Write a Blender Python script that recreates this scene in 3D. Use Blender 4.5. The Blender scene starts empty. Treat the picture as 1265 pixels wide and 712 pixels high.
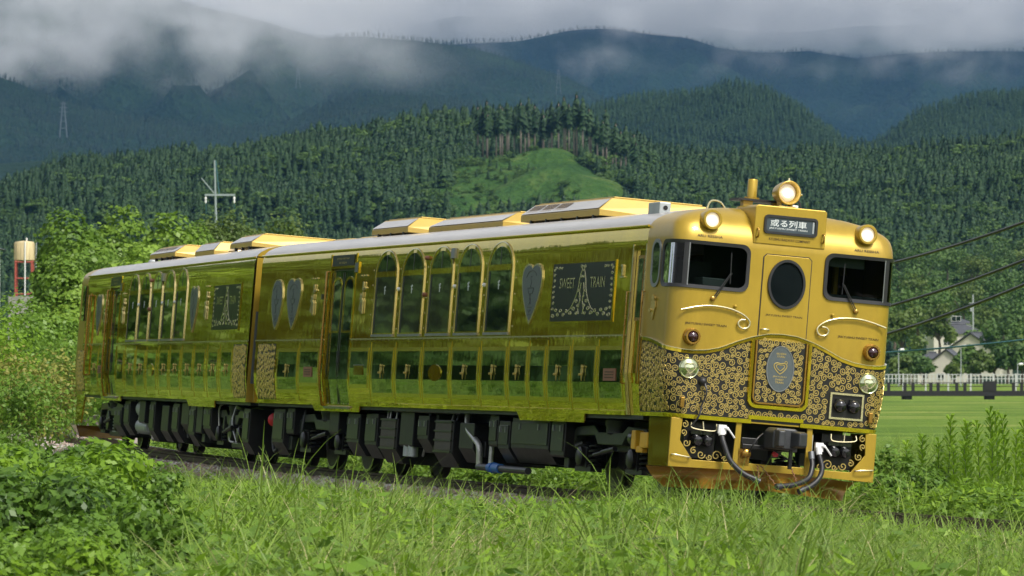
import bpy, math, random
import numpy as np
from mathutils import Matrix, Vector, noise
R_ = math.radians
random.seed(7); rng = np.random.default_rng(7)
sc = bpy.context.scene
col = sc.collection

# ------------------------------------------------------------------ camera
CAMZ = 1.784
cam_d = bpy.data.cameras.new('camera'); cam = bpy.data.objects.new('camera', cam_d); col.objects.link(cam)
cam.location = (0, 0, CAMZ); cam.rotation_euler = (R_(90 + 0.812), 0, 0)
cam_d.sensor_width = 36.0; cam_d.lens = 36.0 * 6236.0 / 1265.0
cam_d.clip_start = 0.5; cam_d.clip_end = 40000
cam_d.dof.use_dof = True; cam_d.dof.focus_distance = 68.0; cam_d.dof.aperture_fstop = 8.0
sc.camera = cam
# ------------------------------------------------------------------ sky and sun (bright overcast)
SUN_EL, SUN_AZ = 52.0, 142.0          # azimuth clockwise from +Y (view direction)
w = bpy.data.worlds.new('World'); sc.world = w; w.use_nodes = True
nt = w.node_tree; nt.nodes.clear()
out = nt.nodes.new('ShaderNodeOutputWorld'); bg = nt.nodes.new('ShaderNodeBackground')
sky = nt.nodes.new('ShaderNodeTexSky'); sky.sky_type = 'NISHITA'; sky.sun_disc = False
sky.sun_elevation = R_(SUN_EL); sky.sun_rotation = R_(SUN_AZ); sky.dust_density = 3.0; sky.air_density = 1.0
hs = nt.nodes.new('ShaderNodeHueSaturation'); hs.inputs['Saturation'].default_value = 0.22
tc = nt.nodes.new('ShaderNodeTexCoord'); mp = nt.nodes.new('ShaderNodeMapping'); mp.inputs['Scale'].default_value = (1, 1, 3)
nz = nt.nodes.new('ShaderNodeTexNoise'); nz.inputs['Scale'].default_value = 2.2; nz.inputs['Detail'].default_value = 6
rp = nt.nodes.new('ShaderNodeMapRange'); rp.inputs[1].default_value = .3; rp.inputs[2].default_value = .7; rp.inputs[3].default_value = .75; rp.inputs[4].default_value = 1.25
mx = nt.nodes.new('ShaderNodeMix'); mx.data_type = 'RGBA'; mx.blend_type = 'MULTIPLY'; mx.inputs[0].default_value = 1
L = nt.links
L.new(tc.outputs['Generated'], mp.inputs[0]); L.new(mp.outputs[0], nz.inputs['Vector']); L.new(nz.outputs[0], rp.inputs[0])
L.new(sky.outputs[0], hs.inputs['Color']); L.new(hs.outputs[0], mx.inputs[6]); L.new(rp.outputs[0], mx.inputs[7])
L.new(mx.outputs[2], bg.inputs['Color']); L.new(bg.outputs[0], out.inputs[0])
bg.inputs['Strength'].default_value = 0.10
sun_d = bpy.data.lights.new('sun', 'SUN'); sun_d.energy = 2.0; sun_d.angle = R_(10); sun_d.color = (1.0, .95, .86)
sun = bpy.data.objects.new('sun', sun_d); col.objects.link(sun)
_d = Vector((math.sin(R_(SUN_AZ)) * math.cos(R_(SUN_EL)), math.cos(R_(SUN_AZ)) * math.cos(R_(SUN_EL)), math.sin(R_(SUN_EL))))
sun.rotation_euler = _d.to_track_quat('Z', 'Y').to_euler()
vs = sc.view_settings; vs.view_transform = 'Standard'; vs.look = 'None'; vs.exposure = 0.9; vs.gamma = 1.0
sc.cycles.use_denoising = True; sc.cycles.max_bounces = 6; sc.cycles.diffuse_bounces = 2; sc.cycles.glossy_bounces = 3
sc.cycles.transmission_bounces = 4; sc.cycles.transparent_max_bounces = 12; sc.cycles.volume_bounces = 4
sc.cycles.volume_max_steps = 48; sc.cycles.sample_clamp_indirect = 4.0; sc.cycles.caustics_reflective = False; sc.cycles.caustics_refractive = False

# ------------------------------------------------------------------ helpers
def tag(o, label=None, cat=None, group=None, kind=None):
    if label: o['label'] = label
    if cat: o['category'] = cat
    if group: o['group'] = group
    if kind: o['kind'] = kind
    return o
def empty(name, loc=(0, 0, 0), parent=None, mat=None):
    o = bpy.data.objects.new(name, None); col.objects.link(o)
    o.empty_display_size = .2
    if parent: o.parent = parent
    if mat is not None: o.matrix_world = mat
    else: o.location = loc
    return o
def mkobj(name, me, mat=None, parent=None, link=True):
    o = bpy.data.objects.new(name, me)
    if link: col.objects.link(o)
    if mat and not me.materials: me.materials.append(mat)
    if parent: o.parent = parent
    return o
class MB:
    def __init__(s): s.v = []; s.f = []
    def add(s, vs_, fs):
        n = len(s.v); s.v += [tuple(p) for p in vs_]; s.f += [tuple(i + n for i in f) for f in fs]; return s
    def box(s, x0, x1, y0, y1, z0, z1):
        return s.add([(x0, y0, z0), (x1, y0, z0), (x1, y1, z0), (x0, y1, z0), (x0, y0, z1), (x1, y0, z1), (x1, y1, z1), (x0, y1, z1)],
                     [(0, 3, 2, 1), (4, 5, 6, 7), (0, 1, 5, 4), (1, 2, 6, 5), (2, 3, 7, 6), (3, 0, 4, 7)])
    def prism(s, a, b):                     # two matching loops of 3-d points, capped
        n = len(a)
        return s.add(list(a) + list(b), [tuple(range(n - 1, -1, -1)), tuple(range(n, 2 * n))] + [(i, (i + 1) % n, n + (i + 1) % n, n + i) for i in range(n)])
    def ring(s, oa, ia, ob, ib):            # outer/inner loop at back (a) and at front (b)
        n = len(oa); f = []
        for i in range(n):
            j = (i + 1) % n
            f += [(2 * n + i, 2 * n + j, 3 * n + j, 3 * n + i), (i, j, 2 * n + j, 2 * n + i), (n + i, 3 * n + i, 3 * n + j, n + j), (i, n + i, n + j, j)]
        return s.add(list(oa) + list(ia) + list(ob) + list(ib), f)
    def tube(s, path, r, n=6, caps=True):
        P = [Vector(p) for p in path]; vs_ = []; fs = []
        rr = r if hasattr(r, '__len__') else [r] * len(P)
        up = None
        for i, p in enumerate(P):
            d = (P[min(i + 1, len(P) - 1)] - P[max(i - 1, 0)]).normalized()
            if up is None:
                up = Vector((0, 0, 1)) if abs(d.z) < .9 else Vector((1, 0, 0))
            a = d.cross(up).normalized(); b = a.cross(d).normalized(); up = b
            vs_ += [p + (a * math.cos(6.28318 * k / n) + b * math.sin(6.28318 * k / n)) * rr[i] for k in range(n)]
        for i in range(len(P) - 1):
            fs += [(i * n + k, i * n + (k + 1) % n, (i + 1) * n + (k + 1) % n, (i + 1) * n + k) for k in range(n)]
        if caps: fs += [tuple(range(n - 1, -1, -1)), tuple(range((len(P) - 1) * n, len(P) * n))]
        return s.add(vs_, fs)
    def lathe(s, prof, o, d, n=20, caps=True):      # prof: (distance along d, radius)
        o = Vector(o); d = Vector(d).normalized(); a = d.orthogonal().normalized(); b = d.cross(a); vs_ = []; fs = []
        for h, r in prof:
            vs_ += [o + d * h + (a * math.cos(6.28318 * k / n) + b * math.sin(6.28318 * k / n)) * r for k in range(n)]
        for i in range(len(prof) - 1):
            fs += [(i * n + k, i * n + (k + 1) % n, (i + 1) * n + (k + 1) % n, (i + 1) * n + k) for k in range(n)]
        if caps: fs += [tuple(range(n - 1, -1, -1)), tuple(range((len(prof) - 1) * n, len(prof) * n))]
        return s.add(vs_, fs)
    def grid(s, rows, skip=None):           # rows of equal-length point lists
        m = len(rows[0]); n = len(s.v)
        for r in rows: s.v += [tuple(p) for p in r]
        for i in range(len(rows) - 1):
            for j in range(m - 1):
                if skip and skip(i, j): continue
                s.f.append((n + i * m + j, n + i * m + j + 1, n + (i + 1) * m + j + 1, n + (i + 1) * m + j))
        return s
    def build(s, name, mat, parent=None, smooth=None, bevel=0, link=True):
        me = bpy.data.meshes.new(name); me.from_pydata(s.v, [], s.f); me.update()
        if smooth is not None:
            me.shade_smooth()
            if smooth < 180: me.set_sharp_from_angle(angle=R_(smooth))
        o = mkobj(name, me, mat, parent, link)
        if bevel:
            m = o.modifiers.new('bevel', 'BEVEL'); m.width = bevel; m.segments = 2; m.limit_method = 'ANGLE'; m.angle_limit = R_(40)
        return o
def crom(pts, k=6):                         # Catmull-Rom through points
    P = [Vector(p) for p in pts]; P = [P[0] * 2 - P[1]] + P + [P[-1] * 2 - P[-2]]; o = []
    for i in range(1, len(P) - 2):
        for j in range(k):
            t = j / k; a, b, c, d = P[i - 1:i + 3]
            o.append(.5 * ((2 * b) + (c - a) * t + (2 * a - 5 * b + 4 * c - d) * t * t + (3 * b - 3 * c + d - a) * t ** 3))
    return o + [P[-2]]
def sstep(a, b, x):
    t = np.clip((x - a) / (b - a), 0, 1); return t * t * (3 - 2 * t)

# ------------------------------------------------------------------ materials
def nd(nt, t, **k):
    n = nt.nodes.new(t)
    for a, b in k.items(): setattr(n, a, b)
    return n
def mat(name, base, rough=.5, metal=0.0, coat=0.0, var=.12, scale=4.0, bump=0.0, bscale=None, stretch=(1, 1, 1), rvar=.08, spec=.5, dirt=None, dirt_amt=.0, trans=0.0, emit=None, estr=0.0):
    m = bpy.data.materials.new(name); m.use_nodes = True; nt = m.node_tree; b = nt.nodes['Principled BSDF']
    b.inputs['Metallic'].default_value = metal; b.inputs['Coat Weight'].default_value = coat; b.inputs['Coat Roughness'].default_value = min(.06, rough)
    b.inputs['Specular IOR Level'].default_value = spec
    tc = nd(nt, 'ShaderNodeTexCoord'); mp = nd(nt, 'ShaderNodeMapping'); mp.inputs['Scale'].default_value = stretch
    nt.links.new(tc.outputs['Object'], mp.inputs[0])
    nz = nd(nt, 'ShaderNodeTexNoise'); nz.inputs['Scale'].default_value = scale; nz.inputs['Detail'].default_value = 6; nz.inputs['Roughness'].default_value = .6
    nt.links.new(mp.outputs[0], nz.inputs['Vector'])
    cr = nd(nt, 'ShaderNodeValToRGB'); e = cr.color_ramp.elements
    e[0].position = .3; e[1].position = .7
    e[0].color = (*[c * (1 - var) for c in base], 1); e[1].color = (*[min(1, c * (1 + var)) for c in base], 1)
    nt.links.new(nz.outputs[0], cr.inputs[0]); last = cr.outputs[0]
    if dirt:
        n2 = nd(nt, 'ShaderNodeTexNoise'); n2.inputs['Scale'].default_value = scale * .37; n2.inputs['Detail'].default_value = 8; n2.inputs['Roughness'].default_value = .7
        nt.links.new(mp.outputs[0], n2.inputs['Vector'])
        r2 = nd(nt, 'ShaderNodeMapRange'); r2.inputs[1].default_value = .48; r2.inputs[2].default_value = .75; r2.inputs[4].default_value = dirt_amt
        nt.links.new(n2.outputs[0], r2.inputs[0])
        mx = nd(nt, 'ShaderNodeMix', data_type='RGBA'); mx.inputs[7].default_value = (*dirt, 1)
        nt.links.new(r2.outputs[0], mx.inputs[0]); nt.links.new(last, mx.inputs[6]); last = mx.outputs[2]
    nt.links.new(last, b.inputs['Base Color'])
    mr = nd(nt, 'ShaderNodeMapRange'); mr.inputs[3].default_value = max(.01, rough - rvar); mr.inputs[4].default_value = rough + rvar
    nt.links.new(nz.outputs[0], mr.inputs[0]); nt.links.new(mr.outputs[0], b.inputs['Roughness'])
    if bump:
        nb = nd(nt, 'ShaderNodeTexNoise'); nb.inputs['Scale'].default_value = bscale or scale * 4; nb.inputs['Detail'].default_value = 3
        nt.links.new(mp.outputs[0], nb.inputs['Vector']); bp = nd(nt, 'ShaderNodeBump'); bp.inputs['Strength'].default_value = 1.0; bp.inputs['Distance'].default_value = bump
        nt.links.new(nb.outputs[0], bp.inputs['Height']); nt.links.new(bp.outputs[0], b.inputs['Normal'])
    if trans: b.inputs['Transmission Weight'].default_value = trans
    if emit: b.inputs['Emission Color'].default_value = (*emit, 1); b.inputs['Emission Strength'].default_value = estr
    return m
def leafmat(name, a, b_, trans=.35, rough=.5, clump=1.2, patch=None, isl=.3):
    """leaf surface: hue differs per plant or tuft and in soft clumps, part of the light passes through"""
    m = bpy.data.materials.new(name); m.use_nodes = True; nt = m.node_tree; nt.nodes.clear()
    o = nd(nt, 'ShaderNodeOutputMaterial'); p = nd(nt, 'ShaderNodeBsdfPrincipled'); p.inputs['Roughness'].default_value = rough
    p.inputs['Specular IOR Level'].default_value = .35
    oi = nd(nt, 'ShaderNodeObjectInfo'); ge = nd(nt, 'ShaderNodeNewGeometry')
    nz = nd(nt, 'ShaderNodeTexNoise'); nz.inputs['Scale'].default_value = clump; nz.inputs['Detail'].default_value = 3
    nt.links.new(ge.outputs['Position'], nz.inputs['Vector'])
    ad = nd(nt, 'ShaderNodeMath', operation='MULTIPLY_ADD'); ad.inputs[1].default_value = .45
    rl = nd(nt, 'ShaderNodeMath', operation='MULTIPLY_ADD'); rl.inputs[1].default_value = isl
    nt.links.new(oi.outputs['Random'], ad.inputs[0])
    mr = nd(nt, 'ShaderNodeMapRange'); mr.inputs[1].default_value = .3; mr.inputs[2].default_value = .7; mr.inputs[4].default_value = .4
    nt.links.new(nz.outputs[0], mr.inputs[0])
    nt.links.new(mr.outputs[0], ad.inputs[2])
    nt.links.new(ge.outputs['Random Per Island'], rl.inputs[0]); nt.links.new(ad.outputs[0], rl.inputs[2])
    cr = nd(nt, 'ShaderNodeValToRGB'); e = cr.color_ramp.elements
    e[0].color = (*a, 1); e[1].color = (*b_, 1)
    if patch:
        x = cr.color_ramp.elements.new(.93); x.color = (*b_, 1); e[-1].color = (*patch, 1)
    nt.links.new(rl.outputs[0], cr.inputs[0]); nt.links.new(cr.outputs[0], p.inputs['Base Color'])
    t = nd(nt, 'ShaderNodeBsdfTranslucent'); nt.links.new(cr.outputs[0], t.inputs['Color'])
    ms = nd(nt, 'ShaderNodeMixShader'); ms.inputs[0].default_value = trans
    nt.links.new(p.outputs[0], ms.inputs[1]); nt.links.new(t.outputs[0], ms.inputs[2]); nt.links.new(ms.outputs[0], o.inputs[0])
    return m
GOLD = (.60, .375, .022)
M = {}
M['gold_front'] = mat('gold_paint', (.44, .295, .030), .36, .40, .25, .09, 3, .0008, 3.0, stretch=(1, 1, .45), rvar=.10, dirt=(.20, .125, .025), dirt_amt=.45)
M['gold_side'] = mat('mirror_gold', (.74, .56, .035), .022, .80, .10, .06, 2, .0007, 3.4, stretch=(1.0, 1.0, .25), rvar=.012, dirt=(.42, .28, .03), dirt_amt=.4)
M['gold_trim'] = mat('polished_gold_trim', (.74, .66, .40), .22, .75, .2, .06, 20, rvar=.04)
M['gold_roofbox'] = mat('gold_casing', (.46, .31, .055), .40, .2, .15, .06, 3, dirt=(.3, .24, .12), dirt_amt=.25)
M['lit_gold_bead'] = mat('lit_gold_bead', (.50, .44, .035), .22, .6, .2, .06, 6)  # wall gold in a brighter-looking mix, standing in for light on angled strips
M['scroll'] = mat('scrollwork_gold', (.64, .48, .15), .3, .6, 0, .1, 30)
M['copper'] = mat('copper_rail', (.38, .215, .04), .28, .75, .2, .1, 8)
M['roof'] = mat('roof_sky_sheen', (.41, .39, .365), .36, .0, .35, .12, 1.4, .0015, 6, stretch=(.5, 2, 1), dirt=(.2, .18, .16), dirt_amt=.45)  # grey stands in for pale sky reflected along the gold roof
M['black'] = mat('black_sheet', (.012, .011, .01), .35)
M['plate'] = mat('plaque_black', (.008, .013, .010), .3, 0, 0, spec=.2)
M['slate'] = mat('slate_grey_plaque', (.10, .12, .125), .4, .3, .2, .1, 20, .002, 40)
M['slate_lines'] = mat('plaque_relief', (.045, .055, .055), .4, .4)
M['rubber'] = mat('black_rubber', (.018, .018, .02), .45)
M['glass_dark'] = mat('dark_front_glass', (.006, .009, .010), .05, 0, 0, .2, 2, spec=.25)
M['glass'] = mat('tinted_glass', (.012, .02, .014), .014, .0, 1.0, .2, 2, .0006, 3.0, rvar=.006, spec=.5)
M['mirror_panel'] = mat('dark_mirror_panel', (.09, .155, .035), .014, .8, .3, .2, 3, .0007, 4.0, stretch=(1, 1, .4), rvar=.006)
M['steel'] = mat('grey_steel', (.30, .31, .32), .35, .8)
M['silver'] = mat('silver_pipe', (.5, .5, .48), .35, .6, 0, .25, 14, .002, 60)
M['under'] = mat('underfloor_black', (.009, .009, .009), .42, .1, .1, .3, 6, dirt=(.05, .04, .03), dirt_amt=.4)
M['under2'] = mat('underfloor_reflected_green', (.026, .034, .022), .38, .1, .2, .2, 6, dirt=(.045, .038, .03), dirt_amt=.4)  # green paints in the vegetation reflected by camera-side cases
M['radiator'] = mat('radiator_mesh', (.07, .06, .05), .6, .2, 0, .3, 60, .004, 120)
M['wheel'] = mat('wheel_steel', (.05, .045, .04), .45, .7, dirt=(.08, .045, .025), dirt_amt=.6)
M['tread'] = mat('wheel_tread', (.35, .34, .33), .22, .9)
M['yellow'] = mat('yellow_paint', (.72, .40, .02), .45)
M['red'] = mat('red_paint', (.5, .02, .03), .4)
M['blue'] = mat('blue_joint', (.03, .14, .42), .45)
M['white'] = mat('white_paint', (.75, .75, .74), .5, var=.06)
M['fence'] = mat('weathered_white_paint', (.48, .49, .48), .6)
M['maroon'] = mat('dark_red_lens', (.03, .004, .008), .06, 0, 1.0)
M['reddish'] = mat('red_brown_plate', (.24, .09, .05), .5)
M['lamp_glass'] = mat('lit_lamp', (.9, .85, .75), .1, emit=(1, .74, .45), estr=.22)
M['lamp_core'] = mat('lamp_filament', (1, 1, 1), .1, emit=(1, .88, .7), estr=4.0)
M['text_dark'] = mat('dark_lettering', (.045, .028, .006), .6, .1)
M['text_white'] = mat('white_lettering', (.62, .66, .66), .5)
M['interior'] = mat('cab_interior', (.10, .11, .10), .6)
M['interior_light'] = mat('cab_panel', (.28, .30, .26), .6)
M['rust'] = mat('rusty_chain', (.22, .11, .05), .7, .4)
M['rail'] = mat('rail_steel', (.07, .045, .032), .55, .5, 0, .3, 8)
M['rail_top'] = mat('rail_running_surface', (.42, .40, .38), .2, .9)
M['sleeper'] = mat('weathered_sleeper', (.10, .085, .07), .85, 0, 0, .3, 5, .01, 20)
M['stone'] = mat('ballast_stone', (.26, .22, .20), .85, 0, 0, .35, 9, .01, 30)
M['concrete'] = mat('concrete', (.30, .29, .27), .85, 0, 0, .2, 1.5, .01, 12, dirt=(.12, .11, .09), dirt_amt=.5)
M['shaded_conc'] = mat('shade_darkened_beam', (.012, .011, .010), .8, 0, 0, .3, 1.0)  # the bridge's shade is put into this near-black base colour
M['tile'] = mat('grey_roof_tiles', (.06, .063, .072), .6, 0, 0, .2, .8)
M['plaster'] = mat('cream_plaster', (.52, .49, .42), .85, 0, 0, .1, .5)
M['housewhite'] = mat('white_render', (.68, .68, .66), .8, 0, 0, .08, .5)
M['galv'] = mat('galvanised_steel', (.42, .45, .45), .45, .5)
M['lattice'] = mat('weathered_lattice', (.12, .15, .17), .6, .2)
M['mast'] = mat('pale_mast_steel', (.28, .33, .34), .5, .2)
M['cable'] = mat('black_cable', (.02, .02, .022), .5)
M['teal'] = mat('teal_cable_sleeve', (.03, .11, .13), .5)
M['tank'] = mat('cream_tank', (.55, .45, .25), .6, 0, 0, .25, 2.5, stretch=(3, 3, .3), dirt=(.3, .2, .1), dirt_amt=.4)
M['redframe'] = mat('red_oxide_steel', (.36, .07, .05), .6)
M['bark'] = mat('bark', (.10, .075, .055), .9, 0, 0, .35, 3, .03, 10, stretch=(1, 1, .3))
M['cedarbark'] = mat('cedar_bark', (.30, .25, .21), .9, 0, 0, .3, .6)
M['stem'] = mat('green_stem', (.06, .10, .03), .6)
M['grass'] = leafmat('grass_blades', (.06, .13, .016), (.27, .39, .06), .42, .45, .7, patch=(.46, .44, .20))
M['straw'] = leafmat('dry_grass', (.34, .31, .14), (.56, .48, .26), .35, .6, .8)
M['weed'] = leafmat('weed_leaves', (.05, .12, .014), (.21, .36, .04), .42, .45, .8)
M['fern'] = leafmat('bright_weed_leaves', (.11, .23, .014), (.28, .44, .035), .45, .45, .8)
M['shrub'] = leafmat('shrub_leaves', (.03, .08, .012), (.16, .29, .036), .38, .42, 1.4)
M['kudzu'] = leafmat('kudzu_leaves', (.05, .13, .015), (.26, .40, .05), .38, .45, .5)
M['broad'] = leafmat('broadleaf_foliage', (.03, .075, .018), (.12, .21, .045), .3, .55, .12)
M['light_tree'] = leafmat('pale_tree_foliage', (.06, .11, .02), (.15, .21, .045), .35, .5, .3)
M['conifer'] = leafmat('cedar_foliage', (.012, .040, .014), (.044, .094, .030), .18, .65, .012, isl=.08)
M['far_conifer'] = leafmat('far_forest_foliage', (.009, .027, .016), (.026, .054, .028), .1, .7, .003, isl=.05)
M['rust_weed'] = leafmat('rusty_weed_leaves', (.18, .23, .035), (.33, .30, .07), .35, .5, 1.0)
# ------------------------------------------------------------------ railway line: a canted curve
TH, PH = R_(16.971), R_(4.776); RAD = 285.0
O1 = np.array([3.158, 62.134, 0.0])
def axes(th):
    a = np.array([-math.sin(th), math.cos(th), 0]); n = np.array([math.cos(th), math.sin(th), 0]); z = np.array([0, 0, 1.0])
    return a, math.cos(PH) * n - math.sin(PH) * z, math.sin(PH) * n + math.cos(PH) * z, n
_a, _b, _c, _n = axes(TH)
CEN = O1 + _a * 10.4 + RAD * _n
RT = RAD + .09
def track(s, v, h=0.0):                     # s metres behind the middle of the front car, v metres to the inside
    a, b, c, n = axes(TH - s / RAD)
    return CEN - RT * n + b * v + c * h
def tdist(x, y): return np.hypot(x - CEN[0], y - CEN[1]) - RT      # > 0 outside the curve (camera side)
def fnoise(x, y, s, o=0.0):
    x = np.asarray(x, float) * s + o; y = np.asarray(y, float) * s + o * 1.7
    return (np.sin(x * 1.0 + 1.3 * np.sin(y * .8)) + .6 * np.sin(y * 1.7 + 1.1 * np.sin(x * 1.3)) + .35 * np.sin(x * 3.1 + y * 2.3) + .25 * np.sin(y * 4.7 - x * 3.9)) / 2.2
def ground(x, y):
    x = np.asarray(x, float); y = np.asarray(y, float); d = tdist(x, y)
    near = -.43 + .06 * fnoise(x, y, .9) - .05 * sstep(1.5, 3.0, d) * (1 - sstep(4, 9, d)) + .15 * sstep(5, 20, d) * (1 - sstep(60, 120, y))
    near = near + 1.5 * sstep(5, 16, d) * sstep(84, 118, y) * (1 - sstep(150, 260, y) * .6)
    plain = -2.2 - .003 * np.clip(y, 0, 800)
    wl = sstep(.02, .055, -x / np.maximum(y, 1)) * sstep(70, 100, y) * (1 - sstep(300, 700, y))
    far_t = plain * (1 - wl) + (-.1) * wl
    k = sstep(2.4, 15, -d)
    t = sstep(185, 290, y) * sstep(-40, 0, x + .12 * y)
    zz = np.where(d > 0, near, (-.45 + .05 * fnoise(x, y, .8)) * (1 - k) + far_t * k)
    return zz * (1 - t) + far_t * t
def spaced(lo, hi, c0, c1, fine, grow=1.13):
    p = list(np.arange(c0, c1 + 1e-6, fine)); s = fine
    while p[-1] < hi: s *= grow; p.append(min(hi, p[-1] + s))
    s = fine
    while p[0] > lo: s *= grow; p.insert(0, max(lo, p[0] - s))
    return np.array(p)
# ground material: soil, moss and short turf
def groundmat(name, a, b_, c_, s1=.25, s2=9.0):
    m = bpy.data.materials.new(name); m.use_nodes = True; nt = m.node_tree; p = nt.nodes['Principled BSDF']; p.inputs['Roughness'].default_value = .95; p.inputs['Specular IOR Level'].default_value = .1
    ge = nd(nt, 'ShaderNodeNewGeometry'); n1 = nd(nt, 'ShaderNodeTexNoise'); n1.inputs['Scale'].default_value = s1; n1.inputs['Detail'].default_value = 8; n1.inputs['Roughness'].default_value = .65
    n2 = nd(nt, 'ShaderNodeTexNoise'); n2.inputs['Scale'].default_value = s2; n2.inputs['Detail'].default_value = 5
    nt.links.new(ge.outputs['Position'], n1.inputs['Vector']); nt.links.new(ge.outputs['Position'], n2.inputs['Vector'])
    cr = nd(nt, 'ShaderNodeValToRGB'); e = cr.color_ramp.elements; e[0].position = .35; e[1].position = .68; e[0].color = (*a, 1); e[1].color = (*b_, 1)
    x = e.new(.52); x.color = (*c_, 1)
    ad = nd(nt, 'ShaderNodeMath', operation='MULTIPLY_ADD'); ad.inputs[1].default_value = .3; sb = nd(nt, 'ShaderNodeMath', operation='SUBTRACT'); sb.inputs[1].default_value = .5
    nt.links.new(n2.outputs[0], sb.inputs[0]); nt.links.new(sb.outputs[0], ad.inputs[0]); nt.links.new(n1.outputs[0], ad.inputs[2])
    nt.links.new(ad.outputs[0], cr.inputs[0]); nt.links.new(cr.outputs[0], p.inputs['Base Color'])
    bp = nd(nt, 'ShaderNodeBump'); bp.inputs['Distance'].default_value = 1.0 / s2; nt.links.new(n2.outputs[0], bp.inputs['Height']); nt.links.new(bp.outputs[0], p.inputs['Normal'])
    return m
M['turf'] = groundmat('turf', (.08, .14, .018), (.25, .33, .06), (.16, .24, .035), .22, 7)
M['forest_floor'] = groundmat('forest_floor', (.010, .026, .012), (.026, .052, .022), (.016, .036, .016), .02, .35)
M['clearing'] = groundmat('meadow_slope', (.024, .062, .016), (.085, .13, .034), (.042, .092, .021), .045, .35)
M['mountain'] = groundmat('far_forest', (.010, .026, .014), (.024, .048, .024), (.015, .034, .018), .006, .09)
def gridmesh(name, X, Y, Z, m, kind='structure'):
    ny, nx = X.shape; me = bpy.data.meshes.new(name)
    v = np.stack([X, Y, Z], -1).reshape(-1, 3)
    i = np.arange(ny * nx).reshape(ny, nx); f = np.stack([i[:-1, :-1], i[:-1, 1:], i[1:, 1:], i[1:, :-1]], -1).reshape(-1, 4)
    me.vertices.add(len(v)); me.vertices.foreach_set('co', v.ravel()); me.loops.add(f.size); me.loops.foreach_set('vertex_index', f.ravel().astype(np.int32))
    me.polygons.add(len(f)); me.polygons.foreach_set('loop_start', np.arange(0, f.size, 4, dtype=np.int32)); me.update(calc_edges=True); me.shade_smooth()
    o = mkobj(name, me, m); o['kind'] = kind; return o
xs = spaced(-9500, 3600, -16, 12, .55, 1.12); ys = spaced(-300, 16800, 30, 128, .6, 1.10)
GX, GY = np.meshgrid(xs, ys); gridmesh('ground', GX, GY, ground(GX, GY), M['turf'])

FPX = 6236.0
def crest_fn(px, Y0, allow, lo, seed):
    X = [(p[0] - 632.5) / FPX * Y0 for p in px]; Z = [CAMZ + (444.4 - p[1]) / FPX * Y0 - allow for p in px]
    def f(x):
        z = np.interp(x, X, Z)
        z = np.where(x < X[0], Z[0] + (lo - Z[0]) * sstep(0, 1, (X[0] - x) / (.25 * Y0)) + .12 * lo * fnoise(x, x * 0, 12.0 / Y0, seed) * sstep(0, 1, (X[0] - x) / (.1 * Y0)), z)
        return z + .0035 * Y0 * .25 * fnoise(x, x * 0, 70.0 / Y0, seed)
    return f
def ridge(name, px, Y0, Yb, allow, lo, m, x0, x1, nx, ny, seed, zb, p=1.0, amp=.08, wav=.25):
    cf = crest_fn(px, Y0, allow, lo, seed); D = Y0 - Yb
    def yc(x): return Y0 + .08 * D * fnoise(x, x * 0, 9.0 / Y0, seed + 3)
    def h(x, y):
        c = cf(x); s = np.clip((y - Yb) / (yc(x) - Yb), 0, 1.0); b = np.clip((y - yc(x)) / (.5 * D), 0, 1)
        z = zb + (c - zb) * (s ** p) * (1 - .55 * b)
        return z + (c - zb) * amp * np.sin(math.pi * np.clip(s, 0, 1)) * fnoise(x, y, 6.28 / (wav * D), seed + 5) - 6.0 * (s <= 0)
    xs = np.linspace(x0, x1, nx); ys = np.concatenate([np.linspace(Yb - 5, Y0 + .1 * D, ny), [Y0 + .25 * D, Y0 + .5 * D]])
    X, Y = np.meshgrid(xs, ys); gridmesh(name, X, Y, h(X, Y), m)
    return h, yc
SIL_A = [(-60, 232), (0, 222), (50, 205), (100, 190), (180, 178), (250, 172), (330, 165), (400, 155), (470, 150), (520, 140), (580, 132), (640, 135), (700, 140), (760, 160), (800, 176), (850, 188), (950, 186), (1060, 182), (1160, 176), (1210, 169), (1265, 165), (1400, 160)]
SIL_B = [(560, 190), (690, 130), (740, 116), (800, 109), (860, 102), (905, 94), (940, 101), (980, 121), (1010, 146), (1045, 170), (1075, 172), (1130, 134), (1200, 110), (1265, 104), (1400, 90)]
SIL_C = [(-250, -20), (-60, -30), (150, -25), (250, 2), (310, 15), (350, 24), (390, 38), (450, 37), (520, 43), (590, 60), (650, 77), (700, 92), (740, 112), (800, 150), (900, 185), (1100, 200), (1400, 210)]
SIL_C2 = [(-250, 60), (0, 88), (60, 112), (120, 128), (200, 140), (280, 150), (360, 140), (420, 118), (480, 108), (560, 116), (640, 128), (720, 118), (770, 150), (900, 190), (1400, 200)]
SIL_D = [(200, 100), (450, 60), (560, 46), (640, 42), (700, 31), (760, 28), (800, 33), (850, 38), (890, 50), (940, 52), (1000, 50), (1060, 62), (1120, 57), (1180, 55), (1265, 58), (1500, 62)]
SIL_E = [(200, 40), (500, 26), (560, 12), (640, 18), (720, 8), (800, 10), (850, 15), (900, 28), (1100, 24), (1200, 20), (1265, 30), (1500, 36)]
hA, ycA = ridge('forested_ridge', SIL_A, 2200, 1300, 9.0, 70, M['forest_floor'], -2600, 700, 340, 90, 1.0, -5.5, 1.15, .15, .22)
hB, ycB = ridge('hill', SIL_B, 4600, 3300, 7.0, 150, M['mountain'], -3600, 1300, 220, 70, 2.0, -5.5, 1.1, .12, .25)
hC2, ycC2 = ridge('mountain_spur', SIL_C2, 7000, 5000, 7.0, 260, M['mountain'], -6000, 2000, 260, 80, 4.0, -5.5, 1.1, .15, .26)
hC, ycC = ridge('mountain', SIL_C, 8800, 6600, 7.0, 520, M['mountain'], -8500, 2400, 280, 80, 3.0, -5.5, 1.1, .22, .24)
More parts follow.
